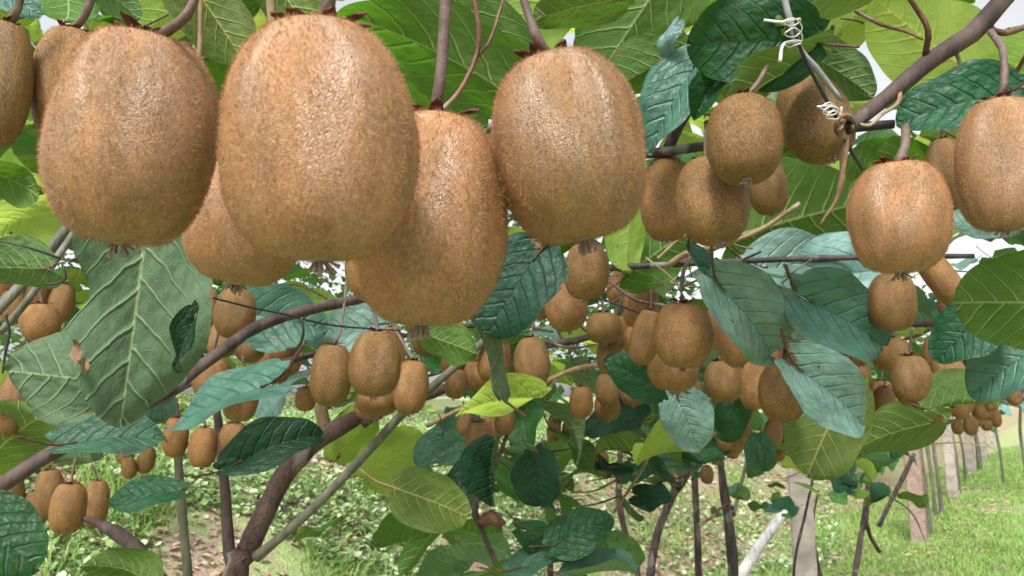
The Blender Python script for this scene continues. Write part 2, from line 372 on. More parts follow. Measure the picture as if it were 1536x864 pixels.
def add_leaf(vine, M, mat, mesh=None, label=None, pet=True):
    leaf_no[0] += 1
    me = mesh or random.choice(LM)
    o = child('leaf', me, vine, None, vine.matrix_basis.inverted() @ M, over=LEAF[mat], label=label)
    if pet: child('petiole', random.choice(PM), o)
    return o
vines = {}
def vine(key, loc, label, group='kiwi vines of the orchard'):
    v = empty('kiwi_vine', loc); tag(v, label, 'vine', group); vines[key] = v; return v
def vpart(key, name, mesh, mat, label=None):
    v = vines[key]; return child(name, mesh, v, BARK[mat], v.matrix_basis.inverted(), label=label)
# vines: one for each plant that can be followed in the photograph
vine('fork', (-.55, 1.1, 0), 'thick pitted brown trunk leaning right in the lower left, beside the grey stake')
vine('left', (-.9, .9, 0), 'long purple brown cane climbing from the left edge behind the torn leaf')
vine('upper_left', (-.5, 1.5, 0), 'leafy overhead vine behind the four largest fruit, crown at top left')
vine('upper_mid', (.25, 1.5, 0), 'leafy overhead vine at top centre with drooping pale green leaves')
vine('right', (.9, 1.2, 0), 'grey brown cane slanting up to the top right corner above the largest right hand fruit')
vine('cut', (.5, 1.4, 0), 'dark sawn off cane tied to the slanting cane at right')
vine('wirecane', (.35, 2.0, 0), 'thin dark horizontal cane running behind the middle fruit clusters')
vine('low_mid', (.1, 1.7, 0), 'leafy low shoots with drooping dark leaves at bottom centre')
vine('back_a', (.62, 4.0, ground_z(.62, 4.0)), 'slim brown trunk forking into a Y in front of the soil bank')
vine('back_b', (.42, 4.4, ground_z(.42, 4.4)), 'thin straight brown trunk left of the Y shaped trunk')
vine('back_c', (1.05, 3.6, ground_z(1.05, 3.6)), 'dark trunk with a knobbly top left of the whitewashed limb')
vine('white', (1.3, 3.9, ground_z(1.3, 3.9)), 'whitewashed slanting limb at the foot of the near concrete post')
vine('right_back', (2.5, 5.4, 0), 'slim grey forked trunk between the near and second concrete posts')
vine('far_left', (-1.6, 5, ground_z(-1.6, 5)), 'distant vine foliage over the weedy slope at left')
vine('far_mid', (.2, 5.5, ground_z(.2, 5.5)), 'distant vine foliage beyond the middle fruit clusters')
vine('far_right', (3.2, 5.5, 0), 'distant vine foliage hanging over the grass lane at right')

# trunks and canes -------------------------------------------------
B = vpart
B('fork', 'trunk', pxtube('trunk', [(352, 1500, 1.06, 54), (352, 900, 1.08, 44), (370, 830, 1.1, 40), (398, 768, 1.12, 37), (430, 708, 1.15, 36), (472, 662, 1.18, 37), (510, 640, 1.2, 32), (550, 618, 1.22, 26)], 18, rough=.06, nodes=.10, step=.012), 'pitted')
B('fork', 'branch', pxtube('branch', [(360, 880, 1.1, 30), (345, 830, 1.12, 22), (338, 740, 1.15, 18), (330, 660, 1.18, 16), (322, 600, 1.2, 13), (300, 530, 1.22, 11)], 10, nodes=.2), 'purple', 'slim upright purplish stem beside the thick trunk')
B('fork', 'branch', pxtube('branch', [(385, 835, 1.08, 22), (410, 815, 1.07, 17), (470, 762, 1.05, 17), (540, 690, 1.03, 17), (610, 615, 1.0, 16), (700, 535, .98, 14), (790, 450, .98, 12)], 12, rough=.03), 'grey', 'smooth grey green shoot slanting up to the right')
B('fork', 'branch', pxtube('branch', [(540, 630, 1.22, 30), (590, 605, 1.24, 22), (650, 590, 1.26, 18), (720, 558, 1.3, 14), (810, 520, 1.32, 14), (885, 505, 1.35, 12), (935, 462, 1.38, 10)], 10, nodes=.25), 'purple')
B('fork', 'branch', pxtube('branch', [(495, 660, 1.2, 22), (482, 615, 1.22, 24), (500, 560, 1.24, 20), (528, 480, 1.26, 20), (545, 400, 1.28, 18)], 9), 'tan')
B('fork', 'branch', pxtube('branch', [(330, 560, 1.15, 9), (420, 545, 1.15, 10), (520, 520, 1.15, 10), (640, 498, 1.15, 9), (730, 486, 1.18, 8)], 8, nodes=.3), 'dark')
B('left', 'cane', pxtube('cane', [(-200, 840, .56, 30), (-30, 748, .58, 29), (60, 690, .6, 27), (155, 636, .62, 25), (250, 588, .66, 22), (320, 536, .7, 21), (400, 484, .76, 20), (520, 452, .86, 19), (640, 430, .98, 16)], 12, nodes=.25), 'purple')
B('left', 'cane', pxtube('cane', [(90, 768, .80, 8), (140, 782, .80, 12), (175, 800, .80, 26), (205, 826, .80, 30), (240, 880, .8, 34), (260, 1000, .8, 36)], 12, nodes=.25, rough=.1), 'purple')
B('left', 'cane', pxtube('cane', [(-60, 520, .6, 20), (0, 462, .62, 19), (45, 412, .64, 18), (100, 342, .66, 17), (150, 270, .7, 16)], 9, rough=.03), 'grey')
B('left', 'cane', pxtube('cane', [(0, 500, .70, 12), (40, 452, .70, 13), (85, 388, .72, 13), (130, 320, .74, 12)], 9, rough=.03), 'grey')
B('left', 'cane', pxtube('cane', [(240, 606, .8, 8), (300, 570, .82, 10), (400, 548, .85, 9), (470, 530, .9, 8)], 8), 'purple')
B('upper_left', 'cane', pxtube('cane', [(299, 90, .42, 9), (301, 40, .42, 9), (300, -40, .42, 9)], 8), 'tan')
B('upper_left', 'cane', pxtube('cane', [(410, 60, .36, 15), (406, 10, .36, 15), (402, -60, .36, 15)], 8), 'tan')
B('upper_mid', 'cane', pxtube('cane', [(660, 168, .36, 8), (690, 135, .37, 9), (714, 85, .38, 9), (718, 40, .38, 9), (706, -30, .38, 9)], 8), 'red')
B('upper_mid', 'cane', pxtube('cane', [(716, 85, .385, 6), (735, 60, .39, 6), (752, 10, .40, 5), (765, -30, .40, 5)], 7), 'red')
B('upper_mid', 'cane', pxtube('cane', [(640, 250, .85, 12), (760, 180, .85, 14), (900, 150, .85, 16), (1010, 95, .85, 18), (1100, 40, .85, 18)], 8, nodes=.2), 'purple')
B('right', 'cane', pxtube('cane', [(1268, 196, .50, 22), (1292, 176, .50, 27), (1335, 142, .50, 28), (1400, 88, .50, 31), (1455, 52, .50, 33), (1500, 5, .50, 32), (1560, -70, .50, 32)], 14, nodes=.1, step=.01), 'purple')
B('right', 'cane', pxtube('cane', [(1388, 84, .50, 12), (1392, 45, .49, 10), (1376, 15, .49, 9), (1352, -20, .48, 9)], 8), 'red')
B('right', 'cane', pxtube('cane', [(1480, 42, .50, 14), (1510, 50, .50, 11), (1560, 30, .5, 10)], 8), 'red')
B('right', 'cane', pxtube('cane', [(1350, 132, .50, 9), (1347, 155, .49, 8), (1325, 170, .485, 7), (1305, 188, .48, 6), (1290, 186, .48, 5)], 8), 'tan')
B('right', 'cane', pxtube('cane', [(1432, 75, .50, 7), (1440, 95, .50, 7), (1437, 118, .50, 6)], 8), 'grey')
B('right', 'cane', pxtube('cane', [(1282, 16, .62, 6), (1320, 36, .62, 7), (1360, 48, .62, 5), (1385, 60, .62, 3)], 8), 'red')
B('right', 'cane', pxtube('cane', [(1620, 90, .6, 10), (1560, 60, .6, 9), (1500, 150, .7, 8), (1440, 220, .75, 6)], 8), 'red')
B('cut', 'cane', pxtube('cane', [(900, 234, .62, 18), (975, 230, .60, 18), (1060, 219, .58, 17), (1180, 203, .56, 18), (1262, 193, .53, 17), (1341, 186, .52, 16)], 12, nodes=.1, rough=.03), 'dark')
B('cut', 'cane', pxtube('cane', [(1002, 226, .60, 22), (1012, 200, .60, 20), (1030, 172, .60, 16), (1052, 140, .61, 13), (1060, 90, .62, 10)], 10, nodes=.4), 'purple')
B('wirecane', 'cane', pxtube('cane', [(640, 400, .96, 9), (760, 406, .94, 10), (840, 405, .92, 11), (1000, 397, .88, 11), (1150, 390, .86, 10), (1300, 386, .84, 10), (1460, 384, .84, 9)], 9, nodes=.35), 'dark')
B('wirecane', 'cane', pxtube('cane', [(1000, 400, .88, 12), (1030, 380, .86, 11), (1075, 370, .84, 9), (1140, 345, .82, 9), (1200, 305, .8, 8)], 8, nodes=.3), 'tan')
B('wirecane', 'cane', pxtube('cane', [(1180, 500, 1.1, 10), (1250, 492, 1.1, 12), (1370, 486, 1.1, 13), (1480, 484, 1.1, 12), (1600, 470, 1.1, 12)], 8, nodes=.3), 'purple')
B('wirecane', 'cane', pxtube('cane', [(1110, 395, .88, 8), (1180, 400, .95, 7), (1260, 480, 1.05, 7), (1330, 530, 1.1, 6)], 8), 'tan')
B('low_mid', 'cane', pxtube('cane', [(640, 640, 1.0, 7), (700, 610, 1.0, 8), (790, 585, 1.05, 9), (870, 552, 1.1, 9), (960, 545, 1.2, 9)], 8, nodes=.3), 'tan')
B('low_mid', 'cane', pxtube('cane', [(760, 905, 1.2, 10), (745, 850, 1.2, 9), (725, 800, 1.2, 9), (712, 760, 1.2, 10), (742, 700, 1.2, 8), (765, 640, 1.2, 7)], 8, nodes=.4), 'purple')
B('low_mid', 'cane', pxtube('cane', [(540, 704, 1.0, 4), (565, 722, 1.0, 4), (600, 734, 1.0, 4), (615, 740, 1.0, 4)], 6), 'tan')
B('low_mid', 'cane', pxtube('cane', [(722, 785, 1.2, 20), (735, 775, 1.2, 26), (752, 790, 1.2, 18)], 9, rough=.3), 'red')
B('low_mid', 'trunk', pxtube('trunk', [(815, 660, 2.4, 9), (822, 750, 2.4, 11), (826, 870, 2.4, 12), (828, 1100, 2.4, 13)], 8, nodes=.2), 'purple')
B('low_mid', 'cane', pxtube('cane', [(920, 770, 1.6, 4), (965, 700, 1.6, 6), (1000, 620, 1.6, 8), (1015, 590, 1.6, 8)], 8, nodes=.2), 'tan')
B('back_a', 'trunk', pxtube('trunk', [(972, 960, 3.9, 20), (976, 862, 3.9, 15), (985, 805, 3.9, 15), (1005, 750, 3.9, 15), (1018, 728, 3.9, 16)], 9, nodes=.2), 'purple')
B('back_a', 'branch', pxtube('branch', [(1014, 735, 3.9, 15), (1030, 712, 3.85, 13), (1048, 686, 3.8, 12), (1080, 650, 3.7, 10), (1120, 620, 3.6, 8)], 8, nodes=.2), 'purple')
B('back_a', 'branch', pxtube('branch', [(1014, 735, 3.9, 13), (1005, 708, 3.95, 12), (994, 685, 4, 12), (975, 640, 4, 9)], 8, nodes=.2), 'purple')
B('back_b', 'trunk', pxtube('trunk', [(965, 950, 4.2, 12), (955, 850, 4.2, 11), (938, 800, 4.2, 10), (928, 740, 4.2, 11), (930, 680, 4.2, 10), (938, 610, 4.2, 9)], 8, nodes=.2), 'purple')
B('back_c', 'trunk', pxtube('trunk', [(1104, 970, 3.4, 20), (1100, 862, 3.4, 16), (1094, 790, 3.4, 15), (1088, 750, 3.4, 18), (1082, 700, 3.4, 12), (1080, 640, 3.4, 10)], 9, nodes=.35, rough=.12), 'dark')
B('back_c', 'branch', pxtube('branch', [(1100, 775, 3.4, 6), (1108, 740, 3.4, 6), (1118, 700, 3.4, 6), (1124, 660, 3.4, 6)], 7), 'grey')
B('white', 'trunk', pxtube('trunk', [(1060, 950, 3.8, 24), (1108, 868, 3.8, 21), (1140, 818, 3.85, 19), (1178, 764, 3.9, 16)], 10, nodes=.15), 'white', 'whitewashed limb with peeling flecks')
B('right_back', 'trunk', pxtube('trunk', [(1272, 905, 4.6, 12), (1283, 860, 4.8, 9), (1292, 800, 5.1, 10), (1297, 780, 5.1, 13), (1301, 740, 5.1, 10), (1304, 700, 5.1, 9), (1300, 660, 5.1, 8)], 8, nodes=.25), 'purple')
B('right_back', 'branch', pxtube('branch', [(1318, 790, 5.4, 8), (1332, 760, 5.4, 8), (1350, 725, 5.4, 8), (1372, 680, 5.4, 7)], 8, nodes=.2), 'purple')
B('right_back', 'branch', pxtube('branch', [(1320, 828, 5.2, 7), (1306, 806, 5.2, 7), (1300, 785, 5.15, 8)], 7), 'purple')
B('right_back', 'branch', pxtube('branch', [(1190, 870, 4.0, 5), (1194, 830, 4.0, 5), (1208, 770, 4.0, 5), (1220, 715, 4.0, 4)], 7), 'dark')
B('right_back', 'branch', pxtube('branch', [(1235, 880, 4.4, 10), (1224, 835, 4.4, 8), (1220, 780, 4.4, 4), (1228, 735, 4.4, 4)], 7), 'purple')
B('right_back', 'branch', pxtube('branch', [(1300, 730, 5.0, 4), (1330, 742, 4.9, 3), (1368, 770, 4.8, 3), (1388, 812, 4.7, 2)], 6), 'dark')
# thin random twigs through the canopy
def twigs(key, n, box, dr, mats=('tan', 'purple', 'red', 'grey'), wpx=(3, 7)):
    for _ in range(n):
        x = random.uniform(box[0], box[2]); y = random.uniform(box[1], box[3]); d = random.uniform(*dr)
        a = random.uniform(-.9, .9) + (math.pi if random.random() < .5 else 0); L = random.uniform(60, 170)
        pl = []; w0 = random.uniform(*wpx)
        for k in range(4):
            pl.append((x, y, d, w0*(1-.15*k))); x += L/3*math.cos(a); y += L/3*math.sin(a)*.8; a += random.uniform(-.5, .5); d += random.uniform(-.05, .05)
        B(key, 'twig', pxtube('twig', pl, 6), random.choice(mats))
twigs('upper_left', 8, (0, -20, 760, 100), (.6, 1.0)); twigs('upper_mid', 10, (700, -20, 1100, 180), (.6, 1.1))
twigs('right', 12, (1150, -20, 1536, 200), (.7, 1.1)); twigs('wirecane', 26, (760, 300, 1500, 520), (1.05, 1.6))
twigs('wirecane', 12, (960, 370, 1200, 460), (.8, 1.1)); twigs('low_mid', 16, (620, 480, 1050, 800), (1.25, 1.9)); twigs('left', 10, (0, 380, 620, 640), (1.0, 1.5))
twigs('right_back', 8, (1180, 560, 1420, 740), (3.0, 4.5), wpx=(2, 4)); twigs('fork', 8, (300, 420, 760, 600), (1.2, 1.7))

# ------------------------------------------------------------------ hand placed leaves
# base px, tip px, depth, under?, roll, width factor, material, vine, (mesh kwargs or None), label
HL = [
 ((218, 350), (182, 642), .37, 1, 8, .76, 'grey', 'left', dict(fold=-.12, curl=-.10, wave=.05, notch=[(.42, -1, .09, .35), (.90, 1, .05, .2)], jag=.012), 'big torn grey green leaf underside with browned hole'),
 ((168, 575), (16, 555), .385, 1, 15, .92, 'grey', 'left', dict(fold=.1, curl=.1, wave=.06, notch=[(.3, 1, .1, .4)], jag=.02), 'pale ragged lobe folded over at the lower left'),
 ((286, 480), (256, 562), .36, 0, 40, .5, 'deep', 'left', dict(fold=.3, curl=.6, wave=.1), 'dark curled leaf edge'),
 ((-55, 770), (58, 850), .46, 0, 10, .95, 'dark', 'left', dict(fold=.1, curl=.2, wave=.03, relief=.008), 'smooth blue green leaf in the bottom left corner'),
 ((-30, 700), (66, 610), .66, 1, 20, .9, 'olive', 'left', dict(relief=.01), None),
 ((-40, 250), (66, 285), .55, 1, 25, .8, 'green', 'left', None, None),
 ((58, 402), (-40, 400), .52, 1, 30, .7, 'dark', 'left', None, None),
 ((80, 315), (-30, 345), .75, 1, 20, .8, 'lime', 'left', None, None),
 ((112, 662), (252, 650), .60, 0, 50, .75, 'blue', 'left', dict(relief=.01), 'flat waxy blue green leaf above the bunch'),
 ((256, 738), (162, 748), .72, 0, 40, .8, 'dark', 'left', None, None),
 ((222, 868), (150, 838), .62, 1, 30, .8, 'green', 'left', None, None),
 ((392, 578), (243, 634), .60, 0, 58, .75, 'blue', 'left', dict(fold=.2, curl=.3, relief=.01), 'narrow waxy leaf lying across the hanging fruit'),
 ((362, 690), (484, 640), .72, 0, 30, .70, 'deep', 'left', dict(fold=.4, curl=.5), 'glossy dark drooping leaf in front of the trunk'),
 ((372, 470), (490, 492), 1.0, 0, 15, 1.0, 'blue', 'fork', dict(relief=.012), None),
 ((565, 485), (455, 508), 1.05, 0, 35, .9, 'pale', 'fork', dict(relief=.012), None),
 ((648, 505), (718, 530), .84, 1, 15, .9, 'green', 'fork', dict(relief=.01), None),
 ((800, 388), (728, 500), .56, 0, -15, 1.05, 'deep', 'upper_mid', dict(relief=.008, fold=.1), 'very dark glossy leaf beside the third large fruit'),
 ((742, 570), (706, 450), .58, 1, 68, .6, 'grey', 'upper_mid', dict(fold=.3, curl=.4), None),
 ((790, 594), (680, 612), .84, 1, 62, .9, 'lime', 'low_mid', dict(relief=.01), 'bright yellow green leaf above a small bunch'),
 ((612, 738), (708, 775), .78, 1, -12, .92, 'olive', 'low_mid', dict(relief=.006, fold=.05), 'flat light green leaf at bottom centre'),
 ((660, 785), (600, 862), .80, 1, 50, .6, 'green', 'low_mid', None, None),
 ((560, 705), (640, 650), 1.2, 1, 15, .9, 'lime', 'fork', None, None),
 ((510, 680), (560, 620), 1.25, 1, 15, .9, 'lime', 'fork', None, None),
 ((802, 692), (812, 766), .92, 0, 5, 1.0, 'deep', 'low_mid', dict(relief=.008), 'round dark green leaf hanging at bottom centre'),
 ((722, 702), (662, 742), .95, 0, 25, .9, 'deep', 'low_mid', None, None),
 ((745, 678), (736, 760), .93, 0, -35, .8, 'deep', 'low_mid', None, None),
 ((660, 662), (632, 725), .98, 0, 50, .6, 'blue', 'low_mid', None, None),
 ((842, 812), (920, 772), .95, 0, 20, .9, 'dark', 'low_mid', dict(relief=.01), None),
 ((780, 850), (876, 828), .95, 0, 55, .7, 'blue', 'low_mid', None, None),
 ((868, 862), (958, 850), .95, 0, 60, .7, 'blue', 'low_mid', None, None),
 ((792, 792), (862, 812), .98, 0, 45, .8, 'dark', 'low_mid', None, None),
 ((712, 862), (790, 842), 1.0, 1, 50, .7, 'olive', 'low_mid', None, None),
 ((500, 785), (438, 806), .9, 1, 60, .6, 'olive', 'fork', None, None),
 ((984, 578), (908, 540), .82, 0, -10, .85, 'dark', 'wirecane', dict(relief=.01), 'dark green leaf left of a dense bunch'),
 ((1088, 436), (1176, 540), .60, 0, 25, .74, 'pale', 'wirecane', dict(relief=.014, fold=.3, curl=.4), 'crinkled waxy leaf hanging beside the dense middle bunch'),
 ((1042, 388), (1085, 465), .62, 0, 70, .5, 'blue', 'wirecane', dict(fold=.3, curl=.3), None),
 ((1190, 60), (1030, 66), .50, 0, 6, 1.05, 'dark', 'upper_mid', dict(relief=.012, fold=.15), 'broad dark green leaf left of the white wire tie'),
 ((1208, 92), (1056, 176), .49, 1, 58, .66, 'olive', 'upper_mid', dict(relief=.01, curl=.4), 'arched leaf underside over the right hand pair of fruit'),
 ((1080, 120), (1040, 175), .52, 0, 20, .8, 'dark', 'upper_mid', None, None),
 ((1040, 98), (968, 226), .54, 0, 40, .68, 'blue', 'upper_mid', dict(relief=.008, fold=.3), 'blue green leaf with a pinkish brown blotch'),
 ((1500, 140), (1345, 178), .47, 0, 32, .90, 'dark', 'right', dict(relief=.012), 'dark green leaf between two right hand fruit'),
 ((1625, 455), (1428, 452), .40, 1, 8, 1.02, 'green', 'right', dict(relief=.010, fold=.1, curl=.2), 'large green leaf underside with pale veins at the right edge'),
 ((1478, 470), (1402, 540), .62, 0, 15, 1.0, 'dark', 'right', dict(relief=.014), None),
 ((1560, 520), (1450, 590), .62, 0, 25, .9, 'blue', 'right', dict(relief=.014), None),
 ((1405, 612), (1500, 600), .7, 1, 40, .8, 'green', 'right', None, None),
 ((1218, 452), (1340, 520), .62, 0, 20, .78, 'blue', 'wirecane', dict(relief=.012, fold=.25), 'blue green leaf with crinkled veins below the pale folded leaves'),
 ((1310, 395), (1165, 452), .85, 0, 25, .8, 'pale', 'wirecane', dict(relief=.016, fold=.5, curl=.8), 'pale shining folded leaf'),
 ((1150, 400), (1280, 410), .90, 0, 40, .9, 'pale', 'wirecane', dict(relief=.016, fold=.4), None),
 ((1290, 440), (1180, 500), .95, 0, 15, .9, 'pale', 'wirecane', dict(relief=.016), None),
 ((1440, 310), (1536, 340), .9, 0, 20, 1.0, 'pale', 'right', dict(relief=.012), None),
 ((1204, 556), (1312, 642), .60, 0, 25, .76, 'pale', 'wirecane', dict(relief=.012, fold=.25, curl=.35), 'waxy pale blue leaf drooping below the dense bunch'),
 ((1262, 596), (1208, 716), .74, 1, -5, 1.0, 'olive', 'wirecane', dict(relief=.010), 'dark green leaf underside above the concrete post'),
 ((1392, 634), (1276, 668), .80, 1, 40, .85, 'olive', 'wirecane', dict(relief=.010), None),
 ((1018, 600), (1050, 676), .86, 0, -8, 1.1, 'pale', 'wirecane', dict(relief=.016), 'pale crinkled round leaf under the middle bunch'),
 ((1100, 610), (1088, 668), .96, 0, 10, .9, 'dark', 'wirecane', None, None),
 ((1030, 665), (1085, 688), .96, 0, 20, .8, 'dark', 'wirecane', None, None),
 ((1035, 675), (950, 684), .9, 1, 62, .9, 'lime', 'wirecane', None, None),
 ((1138, 660), (1146, 710), 1.15, 0, 0, 1.0, 'blue', 'wirecane', None, None),
 ((1130, 345), (1300, 300), .95, 1, 10, 1.0, 'green', 'right', dict(relief=.010), 'bright backlit leaf with pale veins behind the dry raffia tail'),
 ((1250, 395), (1150, 330), 1.0, 1, 10, 1.0, 'green', 'right', dict(relief=.010), None),
 ((770, 140), (530, 10), .48, 1, 35, .62, 'green', 'upper_left', dict(relief=.010, fold=.15), 'broad green leaf underside between the second and fourth large fruit'),
 ((690, 10), (800, 150), .56, 1, 10, .8, 'green', 'upper_mid', dict(relief=.010), None),
 ((620, 120), (730, 190), .60, 1, 20, .8, 'green', 'upper_left', dict(relief=.010), None),
 ((285, -30), (372, 100), .50, 1, 0, .8, 'olive', 'upper_left', dict(relief=.010), None),
 ((395, -60), (470, 60), .50, 1, 20, .9, 'olive', 'upper_left', dict(relief=.010), None),
 ((98, -40), (110, 60), .60, 1, 15, .9, 'green', 'upper_left', None, None),
 ((140, -30), (212, 28), .50, 1, 15, .8, 'dark', 'upper_left', None, None),
 ((290, -20), (205, 60), .70, 1, 0, .9, 'lime', 'upper_left', None, None),
 ((-10, -20), (60, 22), .50, 0, 15, .8, 'blue', 'upper_left', None, None),
 ((850, -30), (745, 80), .75, 1, 0, .9, 'lime', 'upper_mid', dict(relief=.01), None),
 ((915, 0), (800, 25), .50, 1, 25, .8, 'olive', 'upper_mid', dict(relief=.010), None),
 ((1000, -40), (885, 130), .62, 1, 10, .9, 'green', 'upper_mid', dict(relief=.012, notch=[(.4, 1, .08, .3)]), 'large veined leaf underside at top centre'),
 ((1012, 85), (900, 140), .56, 1, 25, .8, 'green', 'upper_mid', dict(relief=.012, fold=.5), None),
 ((1012, 38), (985, 82), .54, 0, 30, .7, 'pale', 'upper_mid', None, None),
 ((1320, -50), (1155, 35), .50, 1, 35, .8, 'olive', 'right', dict(relief=.012), None),
 ((1222, 85), (1314, 142), .58, 1, 25, .8, 'dark', 'right', dict(relief=.010), None),
 ((1436, 95), (1312, -2), .78, 1, 0, .95, 'lime', 'right', dict(relief=.010, fold=.1), 'backlit yellow green leaf behind the slanting cane'),
 ((1290, 20), (1205, 90), .85, 1, 5, .9, 'lime', 'right', None, None),
 ((1570, 70), (1470, 130), .80, 1, 10, .8, 'lime', 'right', None, None),
 ((945, 320), (935, 410), .9, 1, 25, .8, 'lime', 'upper_mid', dict(relief=.014), None),
 ((955, 400), (1040, 340), .95, 1, 15, .9, 'green', 'upper_mid', dict(relief=.012), None),
 ((760, 370), (830, 420), 1.1, 1, 15, .9, 'lime', 'upper_mid', None, None),
]
for i, (b, tp, d, und, roll, wf, mat, vk, kw, lab) in enumerate(HL):
    dd = random.uniform(-.12, .12)*d*(((b[0]-tp[0])**2+(b[1]-tp[1])**2)**.5/F)*2
    M = leaf_matrix(P(b[0], b[1], d+dd), P(tp[0], tp[1], d-dd), roll, und, wf*.74)
    me = None
    if kw is not None:
        kk = dict(fold=.2, curl=.25, wave=.05); kk.update(kw); kk['relief'] = 0
        me = leaf_mesh('leaf_shape', 44, 48, 500+i, **kk)
    lf = add_leaf(vines[vk], M, mat, me, lab, pet=i > 3)
    if i == 0:
        for (hx, hy, ex, ey, hw) in [(112, 520, 124, 542, .5), (126, 543, 136, 554, .7)]:
            child('dry_patch', leaf_mesh('dry_patch', 8, 9, int(hx), fold=.5, curl=.6, wave=.25, jag=.25), lf, None, M.inverted() @ leaf_matrix(P(hx, hy, .345), P(ex, ey, .343), 0, 1, hw), over=DRY)

# ------------------------------------------------------------------ canopy leaves in volume
def rand_leaves(key, n, box, dr, mats, size=(.07, .125), tilt=50, zmin=-9, skip=None, pet=True):
    v = vines[key]; got = 0; tries = 0
    while got < n and tries < n*8:
        tries += 1
        px = random.uniform(box[0], box[2]); py = random.uniform(box[1], box[3]); d = random.uniform(dr[0]**.5, dr[1]**.5)**2
        if skip and skip(px, py, d): continue
        c = P(px, py, d)
        L = random.uniform(*size)
        Z = Vector((random.gauss(0, 1), random.gauss(0, 1), 0)).normalized()*math.sin(R(random.uniform(0, tilt)))
        Z = (Z+Vector((0, 0, math.cos(R(tilt*.6))))).normalized()
        a = random.uniform(0, 2*math.pi); Y = Vector((math.cos(a), math.sin(a), random.uniform(-.7, 0))); Y = (Y-Z*Y.dot(Z)).normalized(); X = Y.cross(Z)
        wf = random.uniform(.72, .95); b = c-Y*L/2
        M = Matrix(((X.x*L*wf, Y.x*L, Z.x*L, b.x), (X.y*L*wf, Y.y*L, Z.y*L, b.y), (X.z*L*wf, Y.z*L, Z.z*L, b.z), (0, 0, 0, 1)))
        add_leaf(v, M, random.choice(mats), pet=pet); got += 1
G, Lm, D_, Bl, Pa, Ol = 'green', 'lime', 'dark', 'blue', 'pale', 'olive'
rand_leaves('upper_left', 62, (-40, -120, 760, 150), (1.0, 2.2), [G, G, Lm, Ol, Lm])
rand_leaves('upper_mid', 52, (700, -120, 1200, 260), (1.0, 2.2), [G, G, Lm, Ol, Lm])
rand_leaves('right', 26, (1080, 150, 1500, 330), (1.0, 1.7), [G, G, Lm, Ol])
rand_leaves('left', 22, (-40, 200, 340, 380), (.9, 1.6), [G, Lm, Ol, G])
rand_leaves('right', 17, (1150, -120, 1600, 330), (1.1, 2.4), [G, Lm, Lm, Lm])
rand_leaves('left', 45, (-60, 230, 330, 520), (1.0, 2.4), [G, Lm, Bl, Lm, D_])
rand_leaves('fork', 60, (280, 400, 780, 600), (1.35, 3.0), [G, Lm, Bl, Pa, D_])
rand_leaves('wirecane', 130, (740, 250, 1560, 600), (1.3, 3.2), [G, Lm, Lm, Bl, Pa, D_])
rand_leaves('far_left', 110, (-60, 330, 660, 575), (2.5, 7), [G, Lm, G, Bl, Pa])
rand_leaves('far_mid', 150, (640, 330, 1300, 650), (2.8, 7), [G, Lm, G, Bl, Pa])
rand_leaves('far_right', 170, (1150, 380, 1600, 640), (3.5, 12), [G, Lm, G, Bl, Pa], size=(.09, .15))
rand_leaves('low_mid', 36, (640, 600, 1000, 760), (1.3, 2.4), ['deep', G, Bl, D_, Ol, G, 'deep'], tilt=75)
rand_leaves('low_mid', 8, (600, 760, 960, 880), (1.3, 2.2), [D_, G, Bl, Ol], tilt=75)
rand_leaves('back_a', 45, (960, 600, 1200, 700), (1.6, 3.6), [D_, G, Bl, Ol, Lm], tilt=70)
rand_leaves('right_back', 38, (1180, 655, 1400, 760), (3.0, 5.0), [D_, G, Bl, Ol, Lm], tilt=70)
rand_leaves('left', 14, (0, 600, 260, 700), (1.1, 1.8), [D_, G, Bl, Ol, Lm], tilt=70)
rand_leaves('back_c', 12, (1050, 690, 1190, 780), (2.8, 3.8), [D_, Bl, Ol], tilt=70, size=(.05, .09))

# roof of leaves above the frame, unseen, added to shade leaves and fruit
for k in range(110):
    c = Vector((random.uniform(-1.5, 1.7), random.uniform(.12, 2.2), random.uniform(1.98, 2.35))); L = random.uniform(.10, .15)
    Z = Vector((random.gauss(0, .35), random.gauss(0, .35), 1)).normalized(); a = random.uniform(0, 6.28); Y = Vector((math.cos(a), math.sin(a), -.2)); Y = (Y-Z*Y.dot(Z)).normalized(); X = Y.cross(Z)
    M = Matrix(((X.x*L, Y.x*L, Z.x*L, c.x), (X.y*L, Y.y*L, Z.y*L, c.y), (X.z*L, Y.z*L, Z.z*L, c.z), (0, 0, 0, 1)))
    add_leaf(vines['upper_left' if c.x < 0 else 'upper_mid' if c.x < .8 else 'right'], M, random.choice([G, G, Lm]))

for k in range(230):  # more unseen leaves further back, added to darken the middle fruit
    c = Vector((random.uniform(-2.2, 2.6), random.uniform(.9, 4.5), random.uniform(2.05, 2.6))); L = random.uniform(.11, .17)
    if c.z < 1.4+c.y*.66: c.z = 1.4+c.y*.66+.05
    Z = Vector((random.gauss(0, .3), random.gauss(0, .3), 1)).normalized(); a = random.uniform(0, 6.28); Y = Vector((math.cos(a), math.sin(a), -.2)); Y = (Y-Z*Y.dot(Z)).normalized(); X = Y.cross(Z)
    M = Matrix(((X.x*L, Y.x*L, Z.x*L, c.x), (X.y*L, Y.y*L, Z.y*L, c.y), (X.z*L, Y.z*L, Z.z*L, c.z), (0, 0, 0, 1)))
    add_leaf(vines['far_left' if c.x < -.5 else 'back_b' if c.x < .8 else 'back_c'], M, random.choice([G, G, Lm]), pet=False)

